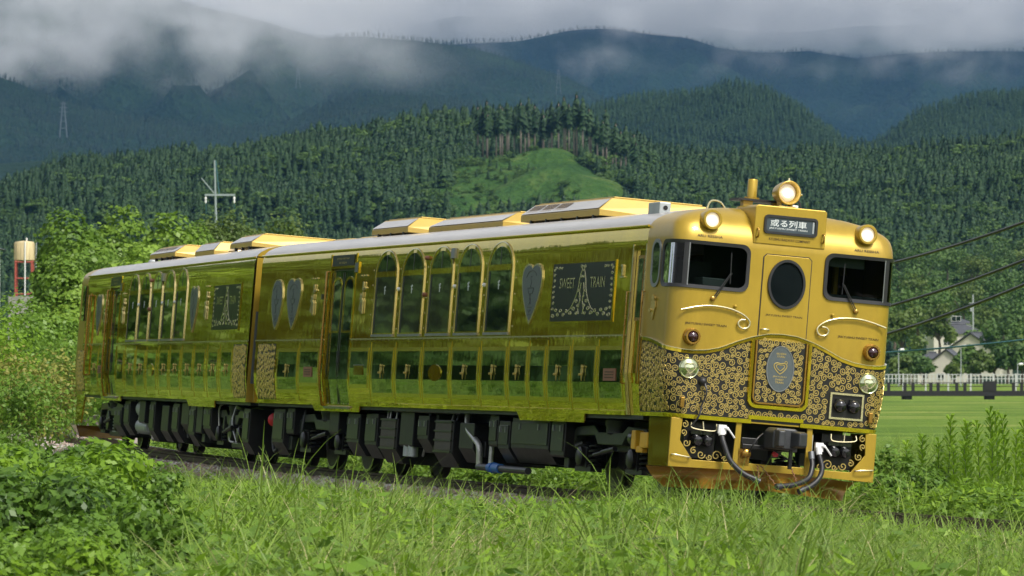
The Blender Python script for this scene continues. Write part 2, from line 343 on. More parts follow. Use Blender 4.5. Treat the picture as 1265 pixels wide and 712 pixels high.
hD, ycD = ridge('mountain', SIL_D, 12000, 9300, 8.0, 800, M['mountain'], -3500, 3300, 240, 80, 6.0, -5.5, 1.1, .20, .24)
hE, ycE = ridge('mountain', SIL_E, 15500, 13500, 0.0, 900, M['mountain'], -4000, 3400, 140, 30, 8.0, -5.5, 1.1, .06, .3)

# ------------------------------------------------------------------ scattering (only for grass, ground cover and far woods)
def proto_collection(name, meshes):
    c = bpy.data.collections.new(name)
    for i, (me, m) in enumerate(meshes):
        o = bpy.data.objects.new('%s_%02d' % (name, i), me)
        if not me.materials: me.materials.append(m)
        c.objects.link(o)
    return c
def scatter(name, pts, rot, scl, idx, coll, label=None, cat=None):
    n = len(pts); me = bpy.data.meshes.new(name); me.vertices.add(n); me.vertices.foreach_set('co', np.asarray(pts, np.float32).ravel())
    a = me.attributes.new('rot', 'FLOAT_VECTOR', 'POINT'); a.data.foreach_set('vector', np.asarray(rot, np.float32).ravel())
    s = np.asarray(scl, np.float32); s = np.repeat(s[:, None], 3, 1) if s.ndim == 1 else s
    a = me.attributes.new('scl', 'FLOAT_VECTOR', 'POINT'); a.data.foreach_set('vector', s.ravel())
    a = me.attributes.new('idx', 'INT', 'POINT'); a.data.foreach_set('value', np.asarray(idx, np.int32))
    o = mkobj(name, me)
    g = bpy.data.node_groups.new(name, 'GeometryNodeTree'); g.interface.new_socket('Geometry', in_out='INPUT', socket_type='NodeSocketGeometry'); g.interface.new_socket('Geometry', in_out='OUTPUT', socket_type='NodeSocketGeometry')
    gi = g.nodes.new('NodeGroupInput'); go = g.nodes.new('NodeGroupOutput'); ip = g.nodes.new('GeometryNodeInstanceOnPoints'); ci = g.nodes.new('GeometryNodeCollectionInfo')
    ci.inputs['Collection'].default_value = coll; ci.inputs['Separate Children'].default_value = True; ci.inputs['Reset Children'].default_value = True
    ip.inputs['Pick Instance'].default_value = True
    def at(nm, ty):
        k = g.nodes.new('GeometryNodeInputNamedAttribute'); k.data_type = ty; k.inputs['Name'].default_value = nm; return k.outputs[0]
    l = g.links; l.new(gi.outputs[0], ip.inputs['Points']); l.new(ci.outputs[0], ip.inputs['Instance']); l.new(at('idx', 'INT'), ip.inputs['Instance Index'])
    e2r = g.nodes.new('FunctionNodeEulerToRotation'); l.new(at('rot', 'FLOAT_VECTOR'), e2r.inputs[0]); l.new(e2r.outputs[0], ip.inputs['Rotation'])
    l.new(at('scl', 'FLOAT_VECTOR'), ip.inputs['Scale']); l.new(ip.outputs[0], go.inputs[0])
    md = o.modifiers.new('scatter', 'NODES'); md.node_group = g
    return tag(o, label, cat, kind='stuff')
def quads_mesh(name, Q, mat_=None, mids=None):
    """Q: (n,4,3) quads"""
    Q = np.asarray(Q, np.float32); n = len(Q); me = bpy.data.meshes.new(name); me.vertices.add(n * 4); me.vertices.foreach_set('co', Q.ravel())
    me.loops.add(n * 4); me.loops.foreach_set('vertex_index', np.arange(n * 4, dtype=np.int32)); me.polygons.add(n); me.polygons.foreach_set('loop_start', np.arange(0, n * 4, 4, dtype=np.int32))
    if mat_:
        for k in (mat_ if isinstance(mat_, list) else [mat_]): me.materials.append(k)
        if mids is not None: me.polygons.foreach_set('material_index', np.asarray(mids, np.int32))
    me.update(calc_edges=True); return me
def leaf_quads(C, N, size, r, aspect=.62, droop=.35):
    """one folded leaf (a kite of one quad) per centre C, facing about N"""
    n = len(C); N = N / (np.linalg.norm(N, axis=1, keepdims=True) + 1e-9)
    t = r.normal(size=(n, 3)); t[:, 2] -= droop; t -= N * (t * N).sum(1, keepdims=True); t /= np.linalg.norm(t, axis=1, keepdims=True) + 1e-9
    b = np.cross(N, t); s = np.asarray(size).reshape(-1, 1)
    return np.stack([C - t * s * .5, C + b * s * aspect * .5 + t * s * .05 - N * s * .10, C + t * s * .6 - N * s * .12, C - b * s * aspect * .5 + t * s * .05 - N * s * .10], 1)
def conifer_mesh(name, seed, whorls=15, per=9, m=None):
    r = np.random.default_rng(seed); Q = []
    for i in range(whorls):
        f = i / (whorls - 1); z = .16 + .84 * f ** .95; R = (.225 * (1 - f) ** .52 * (.55 + .45 * min(1, f * 5)) + .010) * r.uniform(.8, 1.15)
        for k in range(per if f < .8 else per - 3):
            a = 6.283 * (k + r.uniform(-.4, .4)) / per + i * .7; R2 = R * r.uniform(.6, 1.2); d = np.array([math.cos(a), math.sin(a), 0]); s = np.array([-d[1], d[0], 0]); dz = -.035 - .03 * (1 - f)
            b = np.array([0, 0, z + r.uniform(-.02, .02)]); w = .30 * R2 + .012
            for q in (0, 1):
                m0 = b + d * R2 * (.15 + .35 * q) + np.array([0, 0, dz * (.3 + .5 * q)]); tip = b + d * R2 * (.62 + .4 * q) + np.array([0, 0, dz * (1 + q)])
                up = np.array([0, 0, .028 + .02 * r.uniform()])
                Q.append([b + d * R2 * .3 * q + np.array([0, 0, .02]), m0 + s * w + up * .2, tip, m0 - s * w - up * .6])
    return quads_mesh(name, Q, m)
def blob_tree_mesh(name, seed, n=420, m=None, lobes=9, leaf=.085, flat=.8):
    """unit-height crown of leaf clumps (for woods far away)"""
    r = np.random.default_rng(seed); C = []; N = []
    for k in range(lobes):
        c = np.array([r.normal(0, .17), r.normal(0, .17), r.uniform(.4, .84)]); R = r.uniform(.14, .24)
        d = r.normal(size=(n // lobes, 3)); d /= np.linalg.norm(d, axis=1, keepdims=True); d[:, 2] = np.abs(d[:, 2]) * 1.0 - .25
        C.append(c + d * R * np.array([1, 1, flat]) * r.uniform(.75, 1.05, (len(d), 1))); N.append(d)
    C = np.concatenate(C); N = np.concatenate(N) + r.normal(0, .35, (len(C), 3))
    return quads_mesh(name, leaf_quads(C, N, r.uniform(.7, 1.3, len(C)) * leaf, r, .8), m)
far2_coll = proto_collection('hill_cedar_source', [(conifer_mesh('hill_cedar_%d' % i, 140 + i, 7, 6), M['conifer']) for i in range(4)])
con_coll = proto_collection('cedar_source', [(conifer_mesh('cedar_%d' % i, 20 + i), M['conifer']) for i in range(4)] + [(blob_tree_mesh('wood_%d' % i, 30 + i), M['broad']) for i in range(3)])
far_coll = proto_collection('far_cedar_source', [(conifer_mesh('far_cedar_%d' % i, 40 + i, 6, 6), M['far_conifer']) for i in range(3)] + [(blob_tree_mesh('far_wood_%d' % i, 46 + i, 90, None, 5, .2), M['far_conifer']) for i in range(2)])
def in_clearing(x, y):                      # felled slope on the ridge
    e = ((x - 6) / 36.0 + .16 * fnoise(x, y, .11)) ** 2 + ((y - 1872) / (165.0 + 16 * fnoise(x, y, .15, 3))) ** 2
    return (e < 1.0) | ((np.abs(x - 18) < 34) & (np.abs(y - 2028 + .035 * np.maximum(0, x - 10) ** 2) < 14))
def forest(name, h, yc, x0, x1, y0, y1, step, hgt, coll, nidx, label, seed, mask=None, mixf=None):
    r = np.random.default_rng(seed); X, Y = np.meshgrid(np.arange(x0, x1, step), np.arange(y0, y1, step)); n = X.size
    X = X.ravel() + r.uniform(-.75, .75, n) * step; Y = Y.ravel() + r.uniform(-.75, .75, n) * step
    k = Y < yc(X) + step * 2.5
    if mask is not None: k &= mask(X, Y)
    X, Y = X[k], Y[k]; n = len(X); Z = h(X, Y); H = hgt * r.uniform(.55, 1.25, n) * (1 + .22 * fnoise(X, Y, .35 / step) + .15 * fnoise(X, Y, .11 / step, 3))
    idx = r.integers(0, nidx, n); Wd = r.uniform(.85, 1.25, n)
    if mixf is not None:
        b = mixf(X, Y, r); idx = np.where(b, 4 + r.integers(0, 3, n), idx); H = np.where(b, H * .75, H); Wd = np.where(b, Wd * 1.35, Wd)
    S = np.stack([H * Wd, H * Wd, H], 1); rot = np.zeros((n, 3)); rot[:, 2] = r.uniform(0, 6.28, n)
    return scatter(name, np.stack([X, Y, Z - .3], 1), rot, S, idx, coll, label, 'forest')
def mixA(X, Y, r):
    return (r.uniform(size=len(X)) < .22 + .75 * sstep(60, 150, X) * (1 - sstep(1650, 1850, Y)) + .5 * (fnoise(X, Y, .018, 4) > .75))
forest('forest', hA, ycA, -300, 330, 1360, 2300, 3.1, 8.8, con_coll, 4, 'dense cedar forest covering the nearest dark green ridge behind the train', 1, lambda x, y: ~in_clearing(x, y), mixA)
forest('forest', hA, ycA, -2500, -300, 1400, 2300, 10.5, 18.0, con_coll, 4, 'cedar forest on the continuation of the ridge beyond the trees', 2)
forest('forest', hB, ycB, -420, 620, 3600, 4750, 4.8, 8.0, far2_coll, 4, 'planted forest covering the rounded hill behind the nearest ridge', 3)
forest('forest', hC2, ycC2, -900, 400, 5700, 7200, 7.5, 8.5, far_coll, 3, 'forest on the low mountain spur below the mist', 5)
forest('forest', hC, ycC, -1300, 500, 7500, 9000, 8.5, 8.0, far_coll, 3, 'forest on the blue mountain whose top is lost in mist', 6)
forest('forest', hD, ycD, -500, 1600, 10700, 12300, 11.0, 9.0, far_coll, 3, 'forest on the farthest clear mountain under the cloud', 7)
# meadow skin on the felled slope
cx_ = np.linspace(-50, 60, 60); cy_ = np.linspace(1690, 2060, 90); CX_, CY_ = np.meshgrid(cx_, cy_)
edge = ((CX_ - .5) / 42.0) ** 2 + ((CY_ - 1872) / 170.0) ** 2
gridmesh('meadow', CX_, CY_, hA(CX_, CY_) + .6 - 3.0 * sstep(.85, 1.25, edge), M['clearing'])

def scrub(X, Y): return ((X - 6) / 36.0) ** 2 + ((Y - 1872) / 165.0) ** 2 < 1.15
forest('scrub', hA, ycA, -50, 48, 1700, 2040, 5.0, 4.5, con_coll, 4, 'young trees and scrub creeping over the felled slope', 21, lambda x, y: scrub(x, y) & (fnoise(x, y, .06, 1) + .035 * (4 - x) + .004 * (1840 - y) > -.15), lambda X, Y, r: r.uniform(size=len(X)) < .85)
# ------------------------------------------------------------------ track
track_root = empty('railway_track', (0, 0, 0)); track_root['kind'] = 'structure'
def sweep(name, prof, v0, m, s0=-34, s1=120, ds=1.0):
    mb = MB(); ss = np.arange(s0, s1 + .1, ds); rows = [[track(s, v0 + p[0], p[1]) for p in prof] for s in ss]
    mb.grid(rows); return mb.build(name, m, track_root, 40)
for v0 in (-.57, .57):
    rl = sweep('rail', [(-.062, -.15), (-.062, -.135), (-.01, -.115), (-.01, -.045), (-.033, -.03), (-.033, -.004), (-.02, 0), (.02, 0), (.033, -.004), (.033, -.03), (.01, -.045), (.01, -.115), (.062, -.135), (.062, -.15)], v0, M['rail'])
    mb = MB(); mb.grid([[track(s, v0 + p, .0025) for p in (-.024, .024)] for s in np.arange(-34, 120, 1.0)]); mb.build('running_surface', M['rail_top'], rl)
slp = MB(); slp.box(-.1, .1, -1.0, 1.0, -.29, -.155); slp_me = None
for i, s in enumerate(np.arange(-30, 118, .62)):
    a, b, c, n = axes(TH - s / RAD); p = track(s, 0, 0)
    if slp_me is None: o = slp.build('sleeper', M['sleeper'], track_root, None, .012); slp_me = o.data
    else: o = mkobj('sleeper', slp_me, None, track_root)
    o.matrix_world = Matrix(((a[0], -b[0], c[0], p[0]), (a[1], -b[1], c[1], p[1]), (a[2], -b[2], c[2], p[2]), (0, 0, 0, 1)))
bed = MB(); bed.grid([[track(s, v, h + .012 * fnoise(s * 3, v * 3, 1.1)) for v, h in ((-2.3, -.62), (-1.75, -.36), (-1.35, -.215), (-.8, -.20), (0, -.20), (.8, -.20), (1.35, -.215), (1.75, -.36), (2.3, -.62))] for s in np.arange(-34, 120, 1.0)])
bo = bed.build('ballast_bed', M['stone'], None, 60); bo['kind'] = 'structure'
# loose stones, too many to count
def stone_mesh(name, seed):
    r = np.random.default_rng(seed); d = np.array([(x, y, z) for x in (-1, 1) for y in (-1, 1) for z in (-1, 1)], float) * r.uniform(.55, 1.0, (8, 3))
    mb = MB(); mb.add(d, [(0, 2, 3, 1), (4, 5, 7, 6), (0, 1, 5, 4), (2, 6, 7, 3), (0, 4, 6, 2), (1, 3, 7, 5)]); me = bpy.data.meshes.new(name); me.from_pydata(mb.v, [], mb.f); me.update(); return me
M['stone_a'] = mat('ballast_grey', (.42, .39, .36), .9, var=.35, scale=1.0); M['stone_b'] = mat('ballast_brown', (.30, .22, .18), .9, var=.35, scale=1.0)
st_coll = proto_collection('stone_source', [(stone_mesh('stone_%d' % i, i), M['stone_a' if i % 2 else 'stone_b']) for i in range(6)])
n = 14000; ss = rng.uniform(-10, 60, n); vv = np.where(rng.uniform(size=n) < .75, -rng.uniform(.7, 2.0, n), rng.uniform(-.7, 2.0, n)); hh = np.where(np.abs(vv) < 1.35, -.19, -.20 - (np.abs(vv) - 1.35) * .42)
scatter('ballast_stones', [track(s, v, h) for s, v, h in zip(ss, vv, hh)], rng.uniform(0, 6.28, (n, 3)), rng.uniform(.024, .06, n), rng.integers(0, 6, n), st_coll, 'grey and brown ballast stones along the near rail', 'ballast')

# ------------------------------------------------------------------ shapes on the car body (local x = metres behind the nose, y = camera side, z = above rail)
def sidey(z): return 1.45 - (.08 * ((1.5 - z) / .52) ** 1.6 if z < 1.5 else 0) - (.03 * ((z - 3.2) / .16) ** 2 if z > 3.2 else 0)
RC = .22; CAB = 1.14
def tmap(t, z, off=0.0, inset=None):        # unrolled nose: t = 0 in the middle, grows round the corner and back along the camera side
    W = sidey(min(z, 3.36)); s = 1 if t >= 0 else -1; t = abs(t); f = W - RC; arc = RC * math.pi / 2
    if t <= f: x, y = -off, t
    elif t <= f + arc:
        a = (t - f) / RC; x = RC - (RC + off) * math.cos(a); y = f + (RC + off) * math.sin(a)
    else: x = RC + t - f - arc; y = W + off
    return (x, s * y, z)
def t_of_u(u): return 1.45 - RC + RC * math.pi / 2 + (u - RC)
def rrect(w, h, r, n=5, cx=0, cy=0):
    p = []
    for sx, sy, a0 in ((1, 1, 0), (-1, 1, 90), (-1, -1, 180), (1, -1, 270)):
        for k in range(n + 1):
            a = R_(a0 + 90 * k / n); p.append((cx + sx * (w / 2 - r) + r * math.cos(a), cy + sy * (h / 2 - r) + r * math.sin(a)))
    return p
def ell(rx, ry, n=32, cx=0, cy=0): return [(cx + rx * math.cos(6.28318 * k / n), cy + ry * math.sin(6.28318 * k / n)) for k in range(n)]
def archp(w, z0, z1, cx, n=14):
    r = w / 2; return [(cx - r, z0), (cx + r, z0)] + [(cx + r * math.cos(math.pi * k / n), z1 - r * .62 + r * .62 * math.sin(math.pi * k / n)) for k in range(n + 1)]
def heartp(w, z0, z1, cx, n=12):
    h = z1 - z0; rt = [(0, 1 - .07), (.10, .985), (.24, 1.0), (.38, .965), (.47, .88), (.5, .76), (.47, .6), (.38, .42), (.26, .25), (.13, .10), (0, 0)]
    return [(cx + w * a, z0 + h * b) for a, b in rt] + [(cx - w * a, z0 + h * b) for a, b in rt[-2:0:-1]]
def shieldp(w, z0, z1, cx):
    h = z1 - z0; rt = [(0, 1), (.18, .985), (.34, .93), (.45, .82), (.5, .66), (.47, .48), (.38, .32), (.24, .16), (.1, .05), (0, 0)]
    return [(cx + w * a, z0 + h * b) for a, b in rt] + [(cx - w * a, z0 + h * b) for a, b in rt[-2:0:-1]]
def S3(sg, u, z, off): return (u, sg * (sidey(z) + off), z)
def sprism(mb, poly, o0, o1, sg=1): return mb.prism([S3(sg, u, z, o0) for u, z in poly], [S3(sg, u, z, o1) for u, z in poly])
def sring(mb, outer, inner, o0, o1, sg=1): return mb.ring([S3(sg, *p, o0) for p in outer], [S3(sg, *p, o0) for p in inner], [S3(sg, *p, o1) for p in outer], [S3(sg, *p, o1) for p in inner])
def sbox(mb, u0, u1, z0, z1, o0, o1, sg=1):
    nz = max(1, int(math.ceil((min(z1, 1.5) - z0) / .13))) if z0 < 1.5 else 1
    zs = [z0 + (z1 - z0) * i / nz for i in range(nz + 1)]
    for i in range(nz):
        za, zb = zs[i], zs[i + 1]; v = [S3(sg, u0, za, o0), S3(sg, u1, za, o0), S3(sg, u1, za, o1), S3(sg, u0, za, o1), S3(sg, u0, zb, o0), S3(sg, u1, zb, o0), S3(sg, u1, zb, o1), S3(sg, u0, zb, o1)]
        f = [(0, 1, 5, 4), (1, 2, 6, 5), (2, 3, 7, 6), (3, 0, 4, 7)]
        if i == 0: f.append((0, 3, 2, 1))
        if i == nz - 1: f.append((4, 5, 6, 7))
        mb.add(v, f)
    return mb
def fprism(mb, poly, x0, x1): return mb.prism([(x1, y, z) for y, z in poly], [(x0, y, z) for y, z in poly])
def fring(mb, outer, inner, x0, x1): return mb.ring([(x1, *p) for p in outer], [(x1, *p) for p in inner], [(x0, *p) for p in outer], [(x0, *p) for p in inner])
_tcache = {}
def text2d(s):
    if s in _tcache: return _tcache[s]
    c = bpy.data.curves.new('t', 'FONT'); c.body = s; c.size = 1.0; c.resolution_u = 3; c.offset = .010; o = bpy.data.objects.new('t', c); me = o.to_mesh()
    v = np.array([p.co[:2] for p in me.vertices]); f = [tuple(p.vertices) for p in me.polygons]; o.to_mesh_clear(); bpy.data.objects.remove(o)
    lo, hi = v.min(0), v.max(0); v = (v - (lo + hi) / 2) / (hi - lo); _tcache[s] = (v, f); return _tcache[s]
def text_on(mb, s, w, h, fn):               # fn maps (x to the reader's right, z up) to 3-d
    v, f = text2d(s); return mb.add([fn(a * w, b * h) for a, b in v], f)
# scrollwork: pairs of spirals joined by an S
def spiral_pts(c, R, a0, turns, sgn, n=16):
    return [(c[0] + R * (1 - .82 * k / n) * math.cos(a0 + sgn * turns * 6.28318 * k / n), c[1] + R * (1 - .82 * k / n) * math.sin(a0 + sgn * turns * 6.28318 * k / n)) for k in range(n + 1)]
def scroll_paths(inside, box, rmin, rmax, seed, tries=6000):
    r = random.Random(seed); C = []
    cell = rmax * 2.2; G = {}
    for k in range(tries):
        f = k / tries; R = rmax + (rmin - rmax) * f ** .45; x = r.uniform(box[0], box[1]); y = r.uniform(box[2], box[3])
        if not inside(x, y, R * .8): continue
        gx, gy = int(x // cell), int(y // cell); ok = True
        for i in (-1, 0, 1):
            for j in (-1, 0, 1):
                for q in G.get((gx + i, gy + j), ()):
                    if (q[0] - x) ** 2 + (q[1] - y) ** 2 < (.90 * (q[2] + R)) ** 2: ok = False; break
                if not ok: break
            if not ok: break
        if ok: C.append((x, y, R)); G.setdefault((gx, gy), []).append((x, y, R))
    used = set(); P = []
    for i, c in enumerate(C):
        if i in used: continue
        best = None
        for j, d in enumerate(C):
            if j <= i or j in used: continue
            dd = math.hypot(c[0] - d[0], c[1] - d[1]) - c[2] - d[2]
            if dd < .02 and (best is None or dd < best[0]): best = (dd, j)
        used.add(i); sg = r.choice((-1, 1))
        if best:
            d = C[best[1]]; used.add(best[1]); an = math.atan2(d[1] - c[1], d[0] - c[0])
            A = spiral_pts(c, c[2], an - sg * 1.1, 1.45, -sg); B = spiral_pts(d, d[2], an + math.pi - sg * 1.1, 1.45, -sg)
            P.append(A[::-1] + B)
        else:
            a0 = r.uniform(0, 6.28); A = spiral_pts(c, c[2], a0, 1.5, sg)
            tl = [(c[0] + c[2] * 1.25 * math.cos(a0 - sg * .5), c[1] + c[2] * 1.25 * math.sin(a0 - sg * .5))]; P.append(tl + A)
    return P
def ribbon(mb, path, w, fn, h=.006):        # flat raised strip along a 2-d path; fn(x, y, off) -> 3-d
    n = len(path); vs_ = []; fs = []
    for i, p in enumerate(path):
        a = path[max(i - 1, 0)]; b = path[min(i + 1, n - 1)]; dx, dy = b[0] - a[0], b[1] - a[1]; l = math.hypot(dx, dy) + 1e-9; nx, ny = -dy / l * w / 2, dx / l * w / 2
        vs_ += [fn(p[0] + nx, p[1] + ny, 0), fn(p[0] + nx * .7, p[1] + ny * .7, h), fn(p[0] - nx * .7, p[1] - ny * .7, h), fn(p[0] - nx, p[1] - ny, 0)]
    for i in range(n - 1):
        o = i * 4; fs += [(o, o + 1, o + 5, o + 4), (o + 1, o + 2, o + 6, o + 5), (o + 2, o + 3, o + 7, o + 6)]
    return mb.add(vs_, fs)
def mirror_x(p): return [(-a, b) for a, b in p]

# ------------------------------------------------------------------ parts common to both cars
DOME = [(1.425, 3.36, .07), (1.40, 3.40, .095), (1.35, 3.445, .14), (1.26, 3.495, .20), (1.12, 3.545, .29), (.93, 3.59, .41), (.68, 3.625, .57), (.38, 3.648, .77), (0.0, 3.655, .98)]
ROOF = [(1.425, 3.36)] + [(d[0], d[1]) for d in DOME[1:]]
def nose_shell(root, fx, win=True):
    """rounded cab end; fx maps local x so that the same shell closes either end"""
    f = 1.23; ts = sorted(set([0, .15, .31, .49, .53, .8, 1.1] + [f + RC * math.pi / 2 * k / 6 for k in range(7)] + [t_of_u(u) for u in (.30, .44, .47, .8, CAB)]))
    ts = [-t for t in ts[:0:-1]] + ts
    zs = [.98, 1.05, 1.15, 1.25, 1.38, 1.55, 1.8, 2.1, 2.4, 2.61, 2.8, 3.0, 3.12, 3.18, 3.25, 3.30]
    def back(z): return .07 * max(0, (z - 3.15) / .21) ** 2
    def pt(t, z):
        p = tmap(t, z); return (fx(p[0] + back(z) * max(0, 1 - p[0] / CAB)), p[1], z)
    rows = [[pt(t, z) for t in ts] for z in zs]
    for W, z, u0 in DOME:                   # forehead: every row is a smaller nose outline, drawn back
        r = []
        for t in ts:
            p = tmap(t, 3.0); k = p[1] / 1.45; w_ = max(0, min(1, p[0] / CAB))
            rr = min(RC + .10, .3); x = u0 + (CAB - u0) * w_; r.append((fx(x), k * W, z))
        rows.append(r)
    t0, t1 = .53, t_of_u(.44)
    def skip(i, j):
        if not win or i >= len(zs) - 1: return False
        zc = (zs[i] + zs[i + 1]) / 2; tcn = abs((ts[j] + ts[j + 1]) / 2); return 2.61 < zc < 3.12 and t0 < tcn < t1
    mb = MB(); mb.grid(rows, skip); return mb.build('cab_shell', M['gold_front'], root, 60)
def rivets(mb, pts, sg=1, r=.010):
    for u, z in pts:
        y = sidey(z); mb.add([(u - r, sg * y, z - r), (u + r, sg * y, z - r), (u + r, sg * y, z + r), (u - r, sg * y, z + r), (u, sg * (y + r * .9), z)], [(0, 1, 4), (1, 2, 4), (2, 3, 4), (3, 0, 4)])
def emblem_mesh():
    mb = MB(); fn = lambda poly, o0, o1: mb.prism([(a, o0, b) for a, b in poly], [(a, o1, b) for a, b in poly])
    fn(ell(.020, .026, 10, .02, .095), 0, .016); fn([(-.045, .06), (.0, .075), (.05, .055), (.055, 0), (.02, -.06), (-.005, -.125), (-.02, -.06), (-.052, .0)], 0, .014); fn(ell(.014, .02, 8, -.035, .085), 0, .03); fn(ell(.03, .018, 8, .035, -.03), 0, .036)
    me = bpy.data.meshes.new('figure_emblem'); me.from_pydata(mb.v, [], mb.f); me.update(); me.materials.append(M['scroll']); return me
EMB = emblem_mesh()
def tall_emblem_mesh():
    mb = MB(); fn = lambda poly, o0, o1: mb.prism([(a, o0, b) for a, b in poly], [(a, o1, b) for a, b in poly])
    for k in (-.14, 0, .14): fn(rrect(.07, .025, .01, 2, k, .29), 0, .014)
    fn(rrect(.07, .14, .02, 2, -.04, .13), 0, .022); fn(rrect(.05, .09, .015, 2, -.02, .0), 0, .022); fn([(-.02, -.02), (.11, .02), (.06, -.10), (.14, -.22), (.04, -.25), (.03, -.13), (-.03, -.10)], 0, .022); fn(rrect(.05, .22, .02, 2, -.05, -.18), 0, .022); fn(ell(.03, .025, 8, -.14, .1), 0, .02); fn(ell(.025, .02, 8, .12, -.06), 0, .02)
    me = bpy.data.meshes.new('figure_ornament'); me.from_pydata(mb.v, [], mb.f); me.update(); me.materials.append(M['gold_trim']); return me
TEMB = tall_emblem_mesh()
def ornament(root, me, name, u, z, off=.012):
    o = mkobj(name, me, None, root); o.location = (u, sidey(z) + off, z); return o
def arched_window(root, uc, blind):
    w_, z0, z1 = 1.02, 2.06, 3.22; outer = archp(w_ + .13, z0 - .02, z1 + .055, uc); inner = archp(w_, z0, z1, uc)
    mb = MB(); sring(mb, outer, inner, -.004, .010); fr = mb.build('window', M['gold_side'], root, 50)
    mb = MB(); sring(mb, archp(w_ + .16, z0 - .02, z1 + .068, uc), archp(w_ + .132, z0 - .02, z1 + .0555, uc), -.004, .017); mb.build('frame_moulding', M['gold_trim'], fr, 50)
    mb = MB(); sprism(mb, [(uc - w_ / 2, z0), (uc + w_ / 2, z0), (uc + w_ / 2, 2.895), (uc - w_ / 2, 2.895)], .003, .012); mb.build('pane', M['glass_blind'] if blind else M['glass'], fr)
    up = [p for p in inner if p[1] > 2.9]; sprism(mb2 := MB(), [(uc - w_ / 2, 2.965)] + [(uc + w_ / 2, 2.965)] + [p for p in archp(w_, 2.965, z1, uc)[2:]], .003, .012); mb2.build('pane', M['glass'], fr)
    mb = MB(); sbox(mb, uc - w_ / 2, uc + w_ / 2, 2.89, 2.97, 0, .014); mb.build('transom', M['gold_side'], fr)
    mb = MB(); sbox(mb, uc - .012, uc + .012, 2.97, 3.21, 0, .016); mb.build('glazing_bar', M['under2'], fr)
    mb = MB(); sbox(mb, uc - w_ / 2 - .07, uc + w_ / 2 + .06, 2.005, 2.04, -.003, .025); mb.build('sill', M['steel'], fr)
    mb = MB(); sbox(mb, uc + w_ / 2 - .05, uc + w_ / 2 - .0005, z0, 2.88, .0125, .02); mb.build('window_post', M['under2'], fr)
    o = mkobj('window_figure', EMB_W, None, fr); o.location = (uc + .02, 1.45 + .0125, 2.68)
def wmesh():
    mb = MB(); 
    for p in (rrect(.022, .10, .006, 2, 0, 0), rrect(.075, .016, .004, 2, -.01, .01), rrect(.05, .016, .004, 2, .015, .05), ell(.02, .016, 8, -.02, .06)): mb.prism([(a, 0, b) for a, b in p], [(a, .004, b) for a, b in p])
    me = bpy.data.meshes.new('window_figure'); me.from_pydata(mb.v, [], mb.f); me.update(); me.materials.append(M['text_white']); return me
EMB_W = wmesh()
M['glass_blind'] = mat('glass_over_pale_blind', (.05, .058, .036), .02, 0, .8, .15, 1.2, .0006, 3, rvar=.006, spec=.5)
def lower_panel(root, u0, u1, z0, orn):
    z1 = 1.79; mb = MB(); sbox(mb, u0, u1, z0, z1, .002, .005); p = mb.build('dado_panel', M['mirror_panel'], root)
    w_ = .055
    for q in ((u0 - w_, u0, z0 - w_, z1 + w_), (u1, u1 + w_, z0 - w_, z1 + w_), (u0, u1, z1, z1 + w_), (u0, u1, z0 - w_, z0)):
        mb = MB(); sbox(mb, *q, -.003, .0065 if q[2] < z0 and q[3] > z1 else .0072); mb.build('frame_strip', M['lit_gold_bead'], p)
    uc = (u0 + u1) / 2
    if orn == 'figure': ornament(p, EMB, 'figure_emblem', uc, 1.50).scale = (.85, 1, .85)
    elif orn == 'disc':
        mb = MB(); sprism(mb, ell(.31, .118, 28, uc, 1.48), .004, .016); mb.build('round_plate', M['gold_side'], p, 40)
    elif orn == 'red':
        mb = MB(); sbox(mb, uc - .25, uc + .25, 1.40, 1.555, .004, .014); q = mb.build('small_plate', M['reddish'], p)
        mb = MB()
        for k in range(3): sbox(mb, uc - .18, uc + .18, 1.435 + .035 * k, 1.447 + .035 * k, .014, .016)
        mb.build('plate_lines', M['text_dark'], q)
    elif orn == 'plate':
        mb = MB(); sbox(mb, uc - .28, uc + .22, 1.44, 1.58, .004, .014); q = mb.build('small_plate', M['gold_side'], p); mb = MB(); sbox(mb, uc - .29, uc + .23, 1.58, 1.59, .004, .02); mb.build('plate_edge', M['steel'], q)
def heart_plaque(root, uc, kind='heart', z0=2.16, z1=2.94, w_=.84):
    fn = heartp if kind == 'heart' else shieldp
    mb = MB(); sprism(mb, fn(w_ + .05, z0 - .02, z1 + .015, uc), .0, .018); p = mb.build('plaque', M['gold_trim'], root, 30)
    mb = MB(); sprism(mb, fn(w_ - .03, z0 + .03, z1 - .012, uc), .018, .021); f = mb.build('plaque_face', M['slate'], p)
    fnm = lambda a, b, o: (uc + a, 1.45 + .021 + o, (z0 + z1) / 2 + .06 + b)
    mb = MB()
    ribbon(mb, [(.24 * math.cos(R_(k)), .13 + .12 * math.sin(R_(k))) for k in range(15, 170, 12)], .02, fnm, .004)
    for pa in ([(-.02, .18), (.05, .16), (.0, .10), (.03, .02)], [(-.12, .02), (.14, .02), (.09, -.06), (-.08, -.05), (-.12, .02)], [(.0, -.05), (.03, -.13), (-.03, -.2)], [(.06, -.06), (-.02, -.14), (.04, -.2)], [(-.1, -.24), (.1, -.24)], [(-.08, -.30), (-.02, -.27), (.02, -.31), (.08, -.28)], [(-.08, -.34), (.08, -.34)]): ribbon(mb, pa, .02, fnm, .004)
    mb.build('relief_figure', M['slate_lines'], f)
